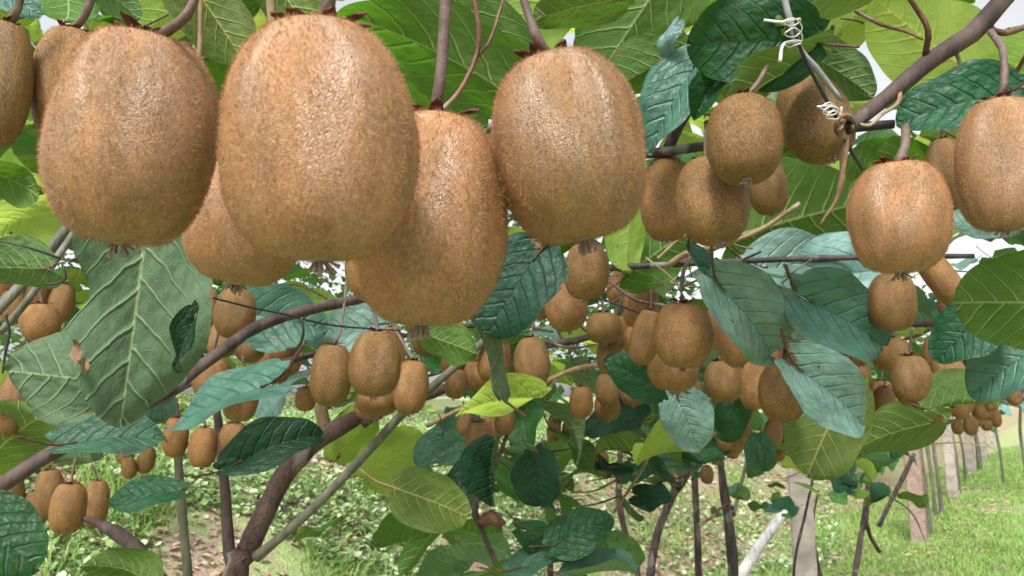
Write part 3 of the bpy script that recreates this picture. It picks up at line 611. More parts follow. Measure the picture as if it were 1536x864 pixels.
# ------------------------------------------------------------------ fruit
def fruit_mesh(name, nu, nv, seed, ridge=0.0):
    rnd = random.Random(seed); V, Fc = [], []; o1 = rnd.random()*9; ang0 = rnd.random()*6.28
    V.append((0, 0, -1))
    def rad(th, ph):
        r = math.sin(th)**.70
        z = -math.cos(th)
        n = .042*noise.noise(Vector((math.cos(ph)*1.1+o1, math.sin(ph)*1.1, z*1.2)))+.012*noise.noise(Vector((math.cos(ph)*3+o1, math.sin(ph)*3, z*2)))
        r *= 1+n*1.6-.01*z
        if ridge:
            dd = (ph-ang0+math.pi) % (2*math.pi)-math.pi; r *= 1-ridge*math.exp(-(dd/.16)**2)*math.sin(th)**2+ridge*.5*math.exp(-(dd/.5)**2)
        zz = z*(1+.03*n)
        if z > .9: zz -= .06*(z-.9)/.1
        if z < -.92: zz += .03*(-z-.92)/.08
        return r, zz
    for j in range(1, nv):
        th = math.pi*j/nv
        for i in range(nu):
            ph = 2*math.pi*i/nu; r, z = rad(th, ph); V.append((r*math.cos(ph), r*math.sin(ph)*.94, z))
    V.append((0, 0, .94)); V[0] = (0, 0, -.97)
    for i in range(nu): Fc.append((0, 1+(i+1) % nu, 1+i)); Fc.append((len(V)-1, 1+(nv-2)*nu+i, 1+(nv-2)*nu+(i+1) % nu))
    for j in range(nv-2):
        for i in range(nu):
            a = 1+j*nu+i; b = 1+j*nu+(i+1) % nu; Fc.append((a, b, b+nu, a+nu))
    me = mk(name, V, Fc); me.materials.append(SKIN); return me, rad
def fuzz_mesh(rad, n, seed, length, width):
    rg = np.random.default_rng(seed); V = np.empty((n*3, 3), dtype=np.float32)
    c = rg.uniform(-1, 1, n); th = np.arccos(-c); ph = rg.uniform(0, 2*np.pi, n)
    for i in range(n):
        r, z = rad(th[i], ph[i]); p = np.array((r*math.cos(ph[i]), r*math.sin(ph[i])*.94, z))
        nr = np.array((p[0], p[1], z*.75)); nr /= np.linalg.norm(nr)
        t = np.cross(nr, (0, 0, 1.0)); t /= (np.linalg.norm(t)+1e-6); dn = np.cross(nr, t)
        wdir = t*math.cos(ph[i]*7)+dn*math.sin(ph[i]*7)
        d = nr*rg.uniform(.5, 1)+dn*rg.normal(.15, .45)+t*rg.normal(0, .45); d /= np.linalg.norm(d)
        L = length*rg.uniform(.45, 1.15)
        V[3*i] = p-nr*.004-wdir*width; V[3*i+1] = p-nr*.004+wdir*width; V[3*i+2] = p+d*L
    me = bulk('fuzz', V, 3, [[0, 1, 2]]); me.materials.append(FUZZ); return me
def sepals_mesh(seed, n=8):
    rnd = random.Random(seed); V, Fc = [], []
    for k in range(n):
        a = 2*math.pi*k/n+rnd.uniform(-.3, .3); L = rnd.uniform(.30, .55); ca, sa = math.cos(a), math.sin(a); up = rnd.uniform(-.04, .12)
        b = len(V)
        for s_, (t, wd, z) in enumerate([(.02, .06, .03), (.5, .10, .03), (.8, .07, .05+up*.6), (1, .015, .03+up)]):
            r = L*t+.04
            for sg in (-1, 1): V.append((r*ca-sg*wd*sa, r*sa+sg*wd*ca, .955+z+.01*sg))
            V.append((r*ca, r*sa, .955+z+.035))
        for q in range(3):
            o = b+q*3; Fc += [(o, o+2, o+5, o+3), (o+2, o+1, o+4, o+5), (o+1, o, o+3, o+4)]
    for k in range(5):   # rough collar
        a = 6.28*k/5; tube_data([(0, 0, .90), (.07*math.cos(a), .07*math.sin(a), .95), (.12*math.cos(a), .12*math.sin(a), .96)], [.09, .07, .03], 5, V=V, Fc=Fc, U=[])
    me = mk('calyx', V, Fc); me.materials.append(CALYX); return me
def remnant_mesh(seed, n=20):
    rnd = random.Random(seed); V, Fc = [], []
    tube_data([(0, 0, -.93), (0, 0, -.98), (0, 0, -1.0)], [.15, .12, .05], 8, V=V, Fc=Fc, U=[], rough=.2)
    for k in range(n):
        a = rnd.uniform(0, 6.28); r = rnd.uniform(.0, .13)*(1+.6*(k % 3 == 0)); L = rnd.uniform(.06, .19)
        b = Vector((.05*math.cos(a), .05*math.sin(a), -.95)); e = Vector((r*math.cos(a), r*math.sin(a), -.97-L))
        tube_data([b, b.lerp(e, .5)+Vector((0, 0, -.01)), e], [.012, .014, .024], 4, V=V, Fc=Fc, U=[])
    me = mk('blossom_remnant', V, Fc); me.materials.append(REMN); return me
def stalk_mesh(seed):
    rnd = random.Random(seed); sx, sy = rnd.uniform(-.5, .5), rnd.uniform(-.4, .4)
    me = tube('stalk', [(0, 0, .93), (sx*.1, sy*.1, 1.15), (sx*.4, sy*.4, 1.6), (sx, sy, 2.3)], [.10, .075, .065, .08], 7); me.materials.append(STALK); return me
HERO, MID = [], []
for i in range(4):
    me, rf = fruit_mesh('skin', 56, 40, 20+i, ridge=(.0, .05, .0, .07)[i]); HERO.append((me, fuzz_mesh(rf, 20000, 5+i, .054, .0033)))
for i in range(9):
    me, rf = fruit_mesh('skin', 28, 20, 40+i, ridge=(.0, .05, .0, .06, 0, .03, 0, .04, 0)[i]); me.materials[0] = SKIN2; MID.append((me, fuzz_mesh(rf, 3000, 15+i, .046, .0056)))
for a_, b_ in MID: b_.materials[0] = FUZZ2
SEP = [sepals_mesh(i) for i in range(4)]; REM = [remnant_mesh(i) for i in range(4)]; STK = [stalk_mesh(i) for i in range(6)]
COS = {}
def fruit(cx, cy, w_, h_, tilt, d, label, group, stalk=None, pitch=None, spin=None):
    if d is None: d = .052*F/w_
    if pitch is None: pitch = random.uniform(-10, 10)
    if spin is None: spin = random.uniform(0, 360)
    hero = w_ > 140; me, fz = (random.choice(HERO) if hero else random.choice(MID))
    rx = w_*d/F/2*.985; rz = h_*d/F/2*.97
    MM = Matrix.Rotation(R(tilt), 3, 'Y') @ Matrix.Rotation(R(pitch), 3, 'X') @ Matrix.Rotation(R(spin), 3, 'Z')
    co = COS.setdefault(me.name, np.array([v.co[:] for v in me.vertices])); qx, qy = cx, cy
    for _ in range(4):     # size and place it so that its outline has the measured extent
        W = (co*np.array((rx, rx, rz))) @ np.array(MM).T + np.array(P(qx, qy, d)-CAM)
        dz = W @ np.array(FW); X = 768+F*(W @ np.array(RT))/dz; Y = 432-F*(W @ np.array(UP))/dz
        qx += cx-(X.max()+X.min())/2; qy += cy-(Y.max()+Y.min())/2; kx = w_*.985/(X.max()-X.min()); kz = h_*.985/(Y.max()-Y.min())
        rx *= kx; rz *= max(.8, min(1.25, kz))
    c = P(qx, qy, d)
    o = empty('kiwi_fruit', c); tag(o, label, 'kiwi fruit', group)
    M = Matrix.Rotation(R(tilt), 4, 'Y') @ Matrix.Rotation(R(pitch), 4, 'X') @ Matrix.Rotation(R(spin), 4, 'Z')
    o.rotation_euler = M.to_euler(); S = Matrix.Diagonal((rx, rx, rz, 1))
    if rx < rz*.6: S = Matrix.Diagonal((rx*1.15, rx*1.15, rz, 1)) if False else S
    child('skin', me, o, local=S); f = child('fuzz', fz, o, local=S); f['kind'] = 'stuff'
    S2 = Matrix.Translation((0, 0, rz*.94-rx*.94)) @ Matrix.Diagonal((rx, rx, rx, 1))
    S3 = Matrix.Translation((0, 0, -(rz*.96-rx*.96))) @ Matrix.Diagonal((rx, rx, rx, 1))
    k = random.randrange(4); S3 = S3 @ Matrix.Translation((0, 0, -.97*(-.1 if hero else 0))) @ Matrix.Scale(1.1 if hero else 1.0, 4)
    child('calyx', SEP[k], o, local=S2)
    child('blossom_remnant', REM[k], o, local=S3)
    if stalk:
        pts = [P(a, b, dd) for a, b, dd, ww in stalk]; rr = [ww*dd/F/2 for a, b, dd, ww in stalk]
        mw = Matrix.Translation(c) @ M
        top = mw @ Vector((0, 0, rz*.93)); pts[0] = top; inv = mw.inverted()
        s_ = tube('stalk', [inv @ p for p in pts], rr, 10, step=.006, nodes=.15); child('stalk', s_, o, STALK)
    else:
        child('stalk', random.choice(STK), o, local=S2)
    return o
GN = 'large fuzzy kiwi fruit hanging nearest the camera'; GR = 'kiwi fruit hanging at right around the tied canes'; GM = 'kiwi fruit bunched in the middle'; GL = 'kiwi fruit bunched at left'; GX = 'kiwi fruit bunched at far right'
def A(*a, **k): return fruit(*a, **k)
A(195, 204, 276, 334, 7, .208, 'very large fuzzy fruit leftmost of the four big fruit, in front of the torn leaf', GN, [(262, 45, .2, 18), (268, 35, .2, 15), (290, 5, .2, 14), (305, -50, .2, 14)], 6, 20)
A(478, 207, 304, 376, -1, .190, 'biggest and nearest fuzzy brown fruit with pale shining patch, second of the four big', GN, [(492, 25, .19, 26), (492, 10, .19, 24), (492, -20, .19, 22), (500, -80, .19, 22)], 4, 200)
A(643, 326, 240, 326, 3, .248, 'large fuzzy fruit hanging lowest of the four big fruit, partly behind the biggest one', GN, [(655, 168, .245, 24), (656, 150, .245, 18), (663, 90, .245, 18), (672, -60, .245, 18)], 4, 100)
A(853, 218, 232, 300, -11, .243, 'large golden brown fruit hanging rightmost of the four big fruit', GN, [(812, 78, .24, 24), (808, 62, .24, 17), (795, 30, .24, 13), (775, -40, .24, 13)], 4, 300)
A(368, 330, 190, 200, 10, .285, 'shaded fruit peeping out below and between the two leftmost big fruit', GN, None, 5)
A(-4, 126, 112, 196, 2, .40, 'fruit cut off by the left edge at top left', GN, [(20, 25, .4, 12), (28, 10, .4, 12), (38, -50, .4, 12)])
A(102, 132, 118, 190, -4, .43, 'fruit half hidden behind the leftmost big fruit', GN, [(130, 36, .43, 12), (134, 10, .43, 11), (138, -50, .43, 11)])
A(572, 400, 112, 110, 0, .40, 'small sliver of fruit below the biggest fruit, behind the lowest one', GN)
A(1117, 209, 118, 143, 2, .46, 'upper front fruit of the bunch hanging from the dark sawn off cane', GR, [(1130, 138, .46, 8), (1136, 125, .47, 8), (1150, 100, .48, 7)])
A(1224, 178, 122, 142, -12, .55, 'fruit behind the wire tie and the dark cane, with a ragged dark calyx', GR, None, -14)
A(1070, 301, 113, 140, -3, .50, 'lower middle fruit of the bunch under the dark sawn off cane', GR)
A(1000, 298, 82, 132, 3, .60, 'leftmost fruit of the bunch under the dark sawn off cane', GR)
A(1150, 276, 66, 96, -8, .62, 'half hidden fruit at the back right of the bunch under the dark cane', GR)
A(1350, 325, 160, 172, 1, .36, 'large brown fruit with a lengthwise ridge, hanging below the dark crinkled leaf at right', GR, [(1357, 240, .36, 20), (1357, 222, .365, 14), (1358, 190, .38, 12)], 4, 90)
A(1507, 246, 154, 206, 4, .37, 'large fuzzy fruit cut off by the right edge', GR, [(1506, 148, .37, 18), (1506, 125, .37, 12), (1504, 75, .38, 10), (1486, 48, .42, 10)])
A(1420, 262, 70, 112, 0, .52, 'shaded fruit between the two largest right hand fruit', GR)
A(1338, 453, 78, 88, 2, .62, 'round fruit directly below the ridged right hand fruit', GR)
A(1413, 418, 80, 98, -30, .70, 'pale tilted fruit lit from the right, beside the large green leaf', GR)
A(880, 407, 70, 86, 2, .72, 'small oval fruit directly under the rightmost of the four big fruit', GM)
A(848, 456, 68, 84, -8, .80, 'small fruit touching the dark glossy leaf, below the horizontal cane', GM)
A(798, 543, 56, 76, -3, .95, 'golden fruit with dark calyx hanging right of the pale folded leaf edge', GM)
A(741, 540, 52, 70, 4, 1.0, 'fruit half covered by the dark leaf, left of the golden one', GM)
A(906, 492, 56, 48, 0, 1.05, 'little round fruit resting behind the dark twig left of the dense bunch', GM)
A(962, 462, 56, 64, 8, 1.0, 'topmost fruit of the dense middle bunch, lit on its left', GM)
A(1026, 503, 90, 100, 0, .62, 'big plump front fruit of the dense middle bunch', GM, [(1026, 455, .62, 8), (1022, 435, .62, 7), (1026, 405, .64, 6), (1040, 380, .7, 6)])
A(968, 506, 50, 84, 12, .72, 'left flank fruit of the dense middle bunch', GM)
A(1090, 505, 66, 96, -22, .68, 'fruit tucked under the crinkled waxy leaf, right of the plump front fruit', GM, [(1075, 462, .68, 8), (1065, 440, .68, 6), (1045, 410, .7, 5)])
A(1010, 551, 80, 74, 6, .78, 'wide fruit just below the plump front fruit of the dense bunch', GM)
A(1084, 572, 58, 64, -4, .86, 'fruit hanging below the crinkled waxy leaf tip', GM)
A(1130, 576, 50, 78, 0, .92, 'narrow fruit between the dense bunch and the dotted brown fruit', GM)
A(1173, 589, 74, 88, 2, .72, 'dark brown fruit with reddish calyx left of the drooping waxy blue leaf', GM)
A(1116, 611, 34, 48, 4, 1.2, 'tiny fruit hanging lowest right under the dense bunch', GM)
A(872, 603, 37, 49, 0, 1.25, 'separate little fruit on a thin twig left of two paired ones', GM)
A(911, 584, 36, 48, 2, 1.3, 'upper fruit of the little pair left of the round dark leaf', GM)
A(911, 610, 40, 44, -2, 1.35, 'lower fruit of the little pair left of the round dark leaf', GM)
A(950, 590, 42, 38, 0, 1.4, 'little fruit half hidden below the round dark leaf', GM)
A(1035, 585, 36, 40, 0, 1.3, 'small shaded fruit right under the wide one', GM)
A(718, 660, 44, 58, -3, 1.15, 'long orange brown fruit under the bright yellow green leaf', GM)
A(757, 633, 32, 40, 8, 1.2, 'small fruit at right under the bright yellow green leaf', GM)
A(736, 642, 30, 36, 0, 1.28, 'small fruit squeezed behind the long one under the yellow green leaf', GM)
A(697, 636, 26, 36, 0, 1.3, 'dark small fruit at left under the yellow green leaf', GM)
A(497, 563, 67, 94, 2, .82, 'left fruit of the group of three below the lowest big fruit', GL, [(508, 520, .82, 6), (510, 500, .82, 4), (518, 440, .86, 4), (522, 400, .9, 4)])
A(562, 546, 80, 100, 1, .72, 'plump middle fruit of the group of three, pale and smooth', GL)
A(616, 581, 56, 82, 5, .88, 'right fruit of the group of three', GL, [(608, 542, .88, 6), (608, 520, .9, 5), (590, 490, .92, 4)])
A(565, 602, 66, 46, 0, .90, 'fruit showing only its end under the plump middle one', GL)
A(555, 612, 50, 40, 12, 1.0, 'lowest orange fruit end under the group of three', GL)
A(588, 530, 40, 80, -3, .95, 'narrow fruit behind the right side of the plump middle one', GL)
A(640, 512, 44, 44, 0, 1.05, 'shaded fruit just under the lowest big fruit', GL)
A(352, 470, 66, 78, 0, .80, 'round fruit top of the left bunch, with black wire crossing near it', GL)
A(309, 470, 38, 72, 2, .95, 'narrow fruit at the upper left of the left bunch', GL)
A(334, 508, 50, 60, 6, .92, 'fruit just under the round top one in the left bunch', GL)
A(374, 520, 50, 50, -12, 1.0, 'dark fruit right under the waxy round leaf in the left bunch', GL)
A(319, 568, 64, 66, 0, .82, 'round fruit behind the narrow waxy leaf, below the purple cane', GL)
A(361, 601, 56, 64, 5, .85, 'reddish round fruit right of the one behind the narrow waxy leaf', GL)
A(281, 482, 30, 60, 0, 1.1, 'slim fruit beside the curled dark leaf edge', GL)
A(263, 655, 42, 62, 5, 1.0, 'left of three small fruit hanging below the narrow waxy leaf', GL)
A(304, 671, 46, 62, 2, 1.0, 'middle of three small fruit below the narrow waxy leaf, pointed tip', GL)
A(351, 659, 46, 54, 0, 1.0, 'right of three small fruit below the narrow waxy leaf', GL)
A(458, 599, 32, 36, 0, 1.6, 'tiny distant golden fruit left of the group of three', GL)
A(60, 484, 66, 58, 0, .85, 'fruit left of the torn leaf with its underside shadowed', GL)
A(92, 455, 44, 60, 6, .98, 'fruit behind the upper left edge of the torn leaf', GL)
A(22, 606, 62, 96, 3, .66, 'oval fruit cut by the left edge below the torn leaf', GL)
A(102, 763, 60, 80, 3, .80, 'front fruit of the low bunch in the bottom left, with a dark spot', GL)
A(144, 756, 42, 72, -2, .86, 'right fruit of the low bunch in the bottom left', GL)
A(74, 739, 48, 72, -3, .88, 'upper fruit of the low bunch, left of its front fruit', GL)
A(50, 767, 46, 62, -8, .96, 'lower left fruit of the low bunch in the bottom left', GL)
A(14, 740, 50, 62, 0, .95, 'shaded fruit under the purple cane at the left edge', GL)
A(1369, 571, 66, 76, 0, .74, 'dark brown fruit in front of the far right bunch', GX)
A(1428, 568, 62, 74, -18, .78, 'tilted orange tipped fruit at the right of the far right bunch', GX)
A(1326, 606, 36, 54, 2, 1.0, 'left fruit of the far right bunch, above the dark leaf underside', GX)
A(1370, 619, 50, 42, 0, .92, 'round fruit under the dark brown one in the far right bunch', GX)
A(1401, 608, 28, 42, 0, 1.0, 'slim fruit between the two front fruit of the far right bunch', GX)
A(1338, 532, 66, 52, -6, .95, 'shaded fruit above the far right bunch, behind the blue green leaf', GX)
A(1398, 528, 30, 44, 0, 1.05, 'lit slim fruit top of the far right bunch', GX)
A(1234, 532, 70, 56, 4, 1.05, 'half hidden fruit under the blue green leaf with crinkled veins', GX)
A(1197, 524, 36, 40, 0, 1.15, 'small fruit left of the half hidden one behind the waxy leaf', GX)
A(1282, 542, 36, 28, -10, 1.15, 'small orange fruit end below the crinkled blue green leaf', GX)
A(1440, 612, 34, 32, 0, 1.3, 'small fruit with white blossom remnant under the far right bunch', GX)
A(1456, 638, 24, 30, 0, 1.6, 'tiny dark fruit hanging lowest at right above the grass lane', GX)
A(1436, 640, 20, 24, 0, 1.7, 'tiny dark fruit beside the lowest one above the grass lane', GX)
A(1405, 628, 18, 22, 0, 1.8, 'tiny dark fruit left of the two lowest above the lane', GX)
A(1520, 592, 26, 32, 0, 1.3, 'small fruit at the right edge below the crinkled leaf', GX)
A(1160, 650, 30, 40, 0, 1.5, 'small fruit in shade above the small round leaf near the post', GX)
for (x, y, w0, lab) in [(1075, 684, 22, 'left small fruit of the distant bunch over the dark trunk'), (1098, 672, 26, 'middle small fruit of the distant bunch over the dark trunk'), (1120, 655, 24, 'upper right small fruit of the distant bunch over the dark trunk'), (1060, 712, 22, 'lone small fruit hanging low beside the dark trunk'), (972, 656, 18, 'small distant fruit above the Y shaped trunk'), (992, 662, 17, 'small distant fruit right of the one above the Y trunk'), (960, 712, 15, 'tiny distant orange fruit left of the Y shaped trunk'), (1068, 655, 20, 'small distant fruit behind the pale crinkled round leaf')]:
    A(x, y, w0, w0*1.25, random.uniform(-8, 8), None, lab, 'small distant fruit')

for (bx, by, bd, n, lab) in [(790, 455, 1.5, 3, 'background fruit behind the paired small fruit under the rightmost big fruit'), (950, 430, 1.6, 4, 'background fruit above the dense middle bunch'), (1180, 520, 1.5, 4, 'background fruit between the crinkled leaf and the waxy leaf'),
    (1265, 560, 1.7, 4, 'background fruit right of the drooping waxy leaf'), (1010, 640, 2.1, 4, 'background fruit over the bank, above the Y shaped trunk'), (1100, 650, 2.0, 5, 'background fruit above the dark knobbly trunk'), (1170, 665, 2.4, 4, 'background fruit left of the near concrete post'),
    (840, 640, 2.3, 3, 'background fruit low at centre behind dark leaves'), (420, 540, 1.6, 4, 'background fruit between the left bunch and the group of three'), (200, 690, 1.9, 3, 'background fruit between the low left bunch and the hanging three'), (1470, 600, 1.9, 4, 'background fruit at the right above the grass lane'),
    (1500, 560, 1.6, 3, 'background fruit behind the crinkled right hand leaf'), (560, 460, 1.5, 3, 'background fruit directly under the biggest fruit'), (690, 560, 1.5, 3, 'background fruit behind the pale folded leaf edge'), (1440, 470, 1.4, 3, 'background fruit beside the big right hand leaf'),
    (930, 520, 1.45, 3, 'background fruit left of the dense middle bunch, above the little pair'), (1255, 520, 1.3, 4, 'background fruit just under the crinkled blue green leaf'), (1300, 590, 1.35, 3, 'background fruit left of the far right bunch'), (1480, 625, 2.6, 4, 'background fruit tiny against the bright lane'), (640, 455, 1.35, 3, 'background fruit left of the very dark glossy leaf'), (265, 500, 1.35, 4, 'background fruit behind the right side of the torn leaf'), (1125, 545, 1.35, 3, 'background fruit behind the crinkled waxy leaf tip'),
    (1350, 660, 3.0, 4, 'background fruit under the dark leaf underside near the lane'), (30, 440, 1.3, 3, 'background fruit behind the grey canes at left edge'), (890, 690, 2.8, 3, 'background fruit deep in the centre over the weedy slope')]:
    for k in range(n):
        a = 2*math.pi*k/n+random.uniform(-.22, .22); which = {3: ['right hand', 'lower left', 'upper left'], 4: ['right hand', 'lowest', 'left hand', 'topmost'], 5: ['right hand', 'lower right', 'lower left', 'upper left', 'upper right']}[n][k]; bd_ = bd*.76; ww = .039*F/bd_*random.uniform(.85, 1.05)
        A(bx+ww*.62*math.cos(a), by+ww*.5*math.sin(a), ww, ww*random.uniform(1.15, 1.4), random.uniform(-14, 14), bd_+.03*math.sin(a*2), which+' '+lab, lab.split(',')[0])
# ------------------------------------------------------------------ ties, wires, stake
def one(name, mesh, mat, label, cat, group=None): return tag(link(name, mesh, None, mat), label, cat, group)
def wire(pl, mat, label, sides=6, name='wire', group=None): return one(name, pxtube(name, pl, sides, rough=.01), mat, label, 'wire', group)
e = empty('wire_strap', P(1230, 90, .47)); tag(e, 'black strap and grey wire held by white twisted ties, running down to the knot', 'wire')
Wi = e.matrix_basis.inverted()
child('strap', pxtube('strap', [(1168, -40, .46, 12), (1182, 20, .46, 12), (1200, 75, .465, 12), (1222, 100, .47, 13), (1262, 150, .475, 8)], 8, rough=.02), e, WIREG, Wi)
child('cord', pxtube('cord', [(1190, 40, .455, 5), (1206, 85, .46, 7), (1240, 150, .47, 7), (1262, 190, .48, 7), (1276, 225, .5, 7), (1294, 255, .51, 5)], 7, rough=.02), e, BLACK, Wi)
def coil(cx, cy, d, r, n, dx, dy, w0):
    return [(cx+dx*k/(n*8)+r*random.uniform(.7, 1.15)*math.cos(k*math.pi/4), cy+dy*k/(n*8)+r*random.uniform(.4, .8)*math.sin(k*math.pi/4), d+.006*math.sin(k*math.pi/4+1), w0) for k in range(n*8)]
for (pl, lb) in [([(1146, 30, .45, 5), (1175, 33, .445, 5)]+coil(1188, 28, .45, 15, 3, 6, 44, 2.6)+[(1176, 66, .445, 6), (1170, 92, .44, 7)], 'upper white twisted tie on the strap'),
               ([(1226, 160, .46, 4)]+coil(1240, 158, .46, 13, 3, 14, 20, 2.6)+[(1262, 160, .46, 4)], 'lower white twisted tie on the strap')]:
    child('wire_tie', pxtube('wire_tie', pl, 6, rough=.01, step=.002), e, WIREW, Wi, label=lb)
# raffia knot with a dry tail
e = empty('raffia_tie', P(1268, 190, .49)); tag(e, 'dry brown raffia knot with a long hanging tail where two canes cross', 'tie'); Wi = e.matrix_basis.inverted()
V, Fc, U = [], [], []
for k in range(7):
    a = k*.9; pl = [(1268+15*math.cos(a+q)*(.7+.3*math.sin(k)), 190+17*math.sin(a+q), .488+.018*math.sin(a*1.3+q*1.1), 7) for q in (0, .9, 1.8, 2.7, 3.6, 4.5, 5.4)]
    tube_data([P(x, y, d) for x, y, d, q in pl], [q*d/F/2 for x, y, d, q in pl], 6, step=.004, rough=.25, V=V, Fc=Fc, U=U)
child('knot', mk('knot', V, Fc, U), e, DRY, Wi)
child('tail', pxtube('tail', [(1270, 205, .485, 9), (1266, 235, .485, 15), (1262, 275, .485, 13), (1252, 305, .485, 7), (1238, 325, .485, 4), (1230, 338, .485, 3)], 6, rough=.35, step=.006), e, DRY, Wi)
wire([(-20, 358, .45, 4), (30, 368, .45, 4), (92, 388, .46, 5)], BLACK, 'short black wire crossing the grey canes at left edge')
wire([(300, 442, .6, 4), (380, 462, .66, 4), (420, 470, .7, 4), (500, 488, .75, 4), (600, 496, .82, 3)], BLACK, 'black wire crossing the left bunch below the big fruit')
wire([(452, 476, .72, 5), (455, 500, .72, 5), (447, 520, .73, 5), (430, 524, .75, 4)], BLACK, 'short black wire hook hanging from the purple cane', name='wire_hook')
wire([(96, 402, .46, 4), (98, 418, .46, 4), (84, 425, .46, 4), (66, 426, .46, 4)], BLACK, 'curled black wire end beside the torn leaf', name='wire_hook')
wire([(8, 470, .5, 5), (14, 500, .5, 5), (8, 530, .5, 5), (4, 560, .5, 4)], BLACK, 'black wire hanging at the left edge', name='wire_hook')
wire([(900, 448, .9, 3), (960, 470, .92, 4), (1000, 486, .95, 3)], BLACK, 'fine dark wire by the topmost fruit of the middle bunch')
wire([(880, 560, 1.2, 3), (884, 540, 1.2, 3), (860, 545, 1.2, 3)], BLACK, 'thin dark hook above the separate little fruit', name='wire_hook')
one('garden_stake', pxtube('garden_stake', [(262, 600, 1.5, 12), (268, 700, 1.5, 15), (276, 800, 1.5, 16), (283, 880, 1.5, 16), (292, 1050, 1.5, 17)], 10, rough=.04, nodes=.05), BARK['grey'], 'straight grey green stake standing in the weeds left of the thick trunk', 'stake')
one('garden_stake', pxtube('garden_stake', [(1040, 650, 3.3, 11), (1042, 720, 3.3, 12), (1046, 800, 3.3, 12), (1049, 900, 3.3, 13), (1052, 1010, 3.3, 13)], 10, rough=.04), BARK['purple'], 'straight purplish stake right of the Y shaped trunk', 'stake')

# ------------------------------------------------------------------ concrete posts
def post(x, y, top, w_, mat, label, rot):
    z0 = ground_z(x, y)-.1; e = empty('concrete_post', (x, y, z0)); e.rotation_euler = (0, 0, rot); tag(e, label, 'post', 'concrete trellis posts in a row')
    h = top-z0; V, Fc = [], []; c = .012; n = 10
    prof = [(-w_/2+c, -w_/2), (w_/2-c, -w_/2), (w_/2, -w_/2+c), (w_/2, w_/2-c), (w_/2-c, w_/2), (-w_/2+c, w_/2), (-w_/2, w_/2-c), (-w_/2, -w_/2+c)]
    for j in range(n+1):
        for (a, b) in prof: k = 1+.03*noise.noise(Vector((a*20, j*1.3+x, b*20))); V.append((a*k, b*k, h*j/n))
    for j in range(n):
        for i in range(8): Fc.append((j*8+i, j*8+(i+1) % 8, (j+1)*8+(i+1) % 8, (j+1)*8+i))
    Fc.append(tuple(n*8+i for i in range(8)))
    child('shaft', mk('shaft', V, Fc, smooth=False), e, mat)
    child('trellis_wire', tube('trellis_wire', [(-w_*.9, 0, h-.06), (0, -w_*.55, h-.05), (w_*.9, 0, h-.06), (0, w_*.55, h-.05), (-w_*.9, 0, h-.05)], [.003]*5, 5), e, WIREG)
d1 = P(1194, 640, 4.4)
post(d1.x, d1.y, 1.72, .13, CONC, 'pale concrete post standing nearest, above the whitewashed limb', R(-20))
pl = ['reddish concrete post standing second along the grass lane', 'pale concrete post standing third along the grass lane', 'pale concrete post standing fourth along the grass lane', 'tiny concrete post fifth along the grass lane', 'far concrete post sixth along the grass lane', 'farthest concrete post seventh along the grass lane']
for i, (px, dd) in enumerate([(1363, 7.8), (1418, 11.8), (1449, 16.4), (1470, 21), (1484, 26), (1494, 31)]):
    q = P(px, 620, dd); post(q.x, q.y, 1.85, .15, CONCR if i == 0 else CONC, pl[i], R(-36))
# slim trunks along the row
fl = {}
for i, (px, dd, w0, top, lab) in enumerate([(1382, 8.4, 9, 640, 'slim dark trunk just right of the second concrete post'), (1392, 9.6, 7, 640, 'slim trunk between the second and third posts, leaning left'), (1401, 9.9, 7, 640, 'slim trunk between the second and third posts, leaning right'), (1430, 12.6, 6, 630, 'slim trunk just right of the third post'), (1440, 14.5, 5, 630, 'slim trunk left of the fourth post'), (1463, 17.5, 8, 625, 'thicker trunk right of the fourth post'), (1476, 21, 6, 625, 'distant trunk right of the fifth post'), (1496, 14.0, 5, 640, 'lone trunk out on the grass lane'), (1533, 12.5, 6, 620, 'trunk at the right edge across the grass lane')]):
    q = P(px, 640, dd); g0 = ground_z(q.x, q.y); v = empty('kiwi_vine', (q.x, q.y, g0)); tag(v, lab, 'vine', 'slim vines along the grass lane'); r = w0*dd/F/2*.75
    sx = random.uniform(-.06, .06)
    child('trunk', tube('trunk', [(0, 0, -.05), (sx, 0, .5), (sx*.3, .05, 1.0), (-sx, 0, 1.5), (-sx*2, 0, 1.9)], [r*1.15, r, r*.95, r*.9, r*.7], 7, nodes=.2), v, BARK['grey'])
    for _ in range(16):
        L = random.uniform(.11, .17); a = random.uniform(0, 6.28); b = Vector((random.uniform(-.9, .9), random.uniform(-.9, .9), random.uniform(1.45, 2.0)))
        Z = Vector((random.gauss(0, .5), random.gauss(0, .5), 1)).normalized(); Y = Vector((math.cos(a), math.sin(a), -.3)); Y = (Y-Z*Y.dot(Z)).normalized(); X = Y.cross(Z)
        M = Matrix(((X.x*L, Y.x*L, Z.x*L, b.x), (X.y*L, Y.y*L, Z.y*L, b.y), (X.z*L, Y.z*L, Z.z*L, b.z), (0, 0, 0, 1)))
        child('leaf', random.choice(LM), v, local=M, over=LEAF[random.choice([G, Lm, Bl, Pa])])

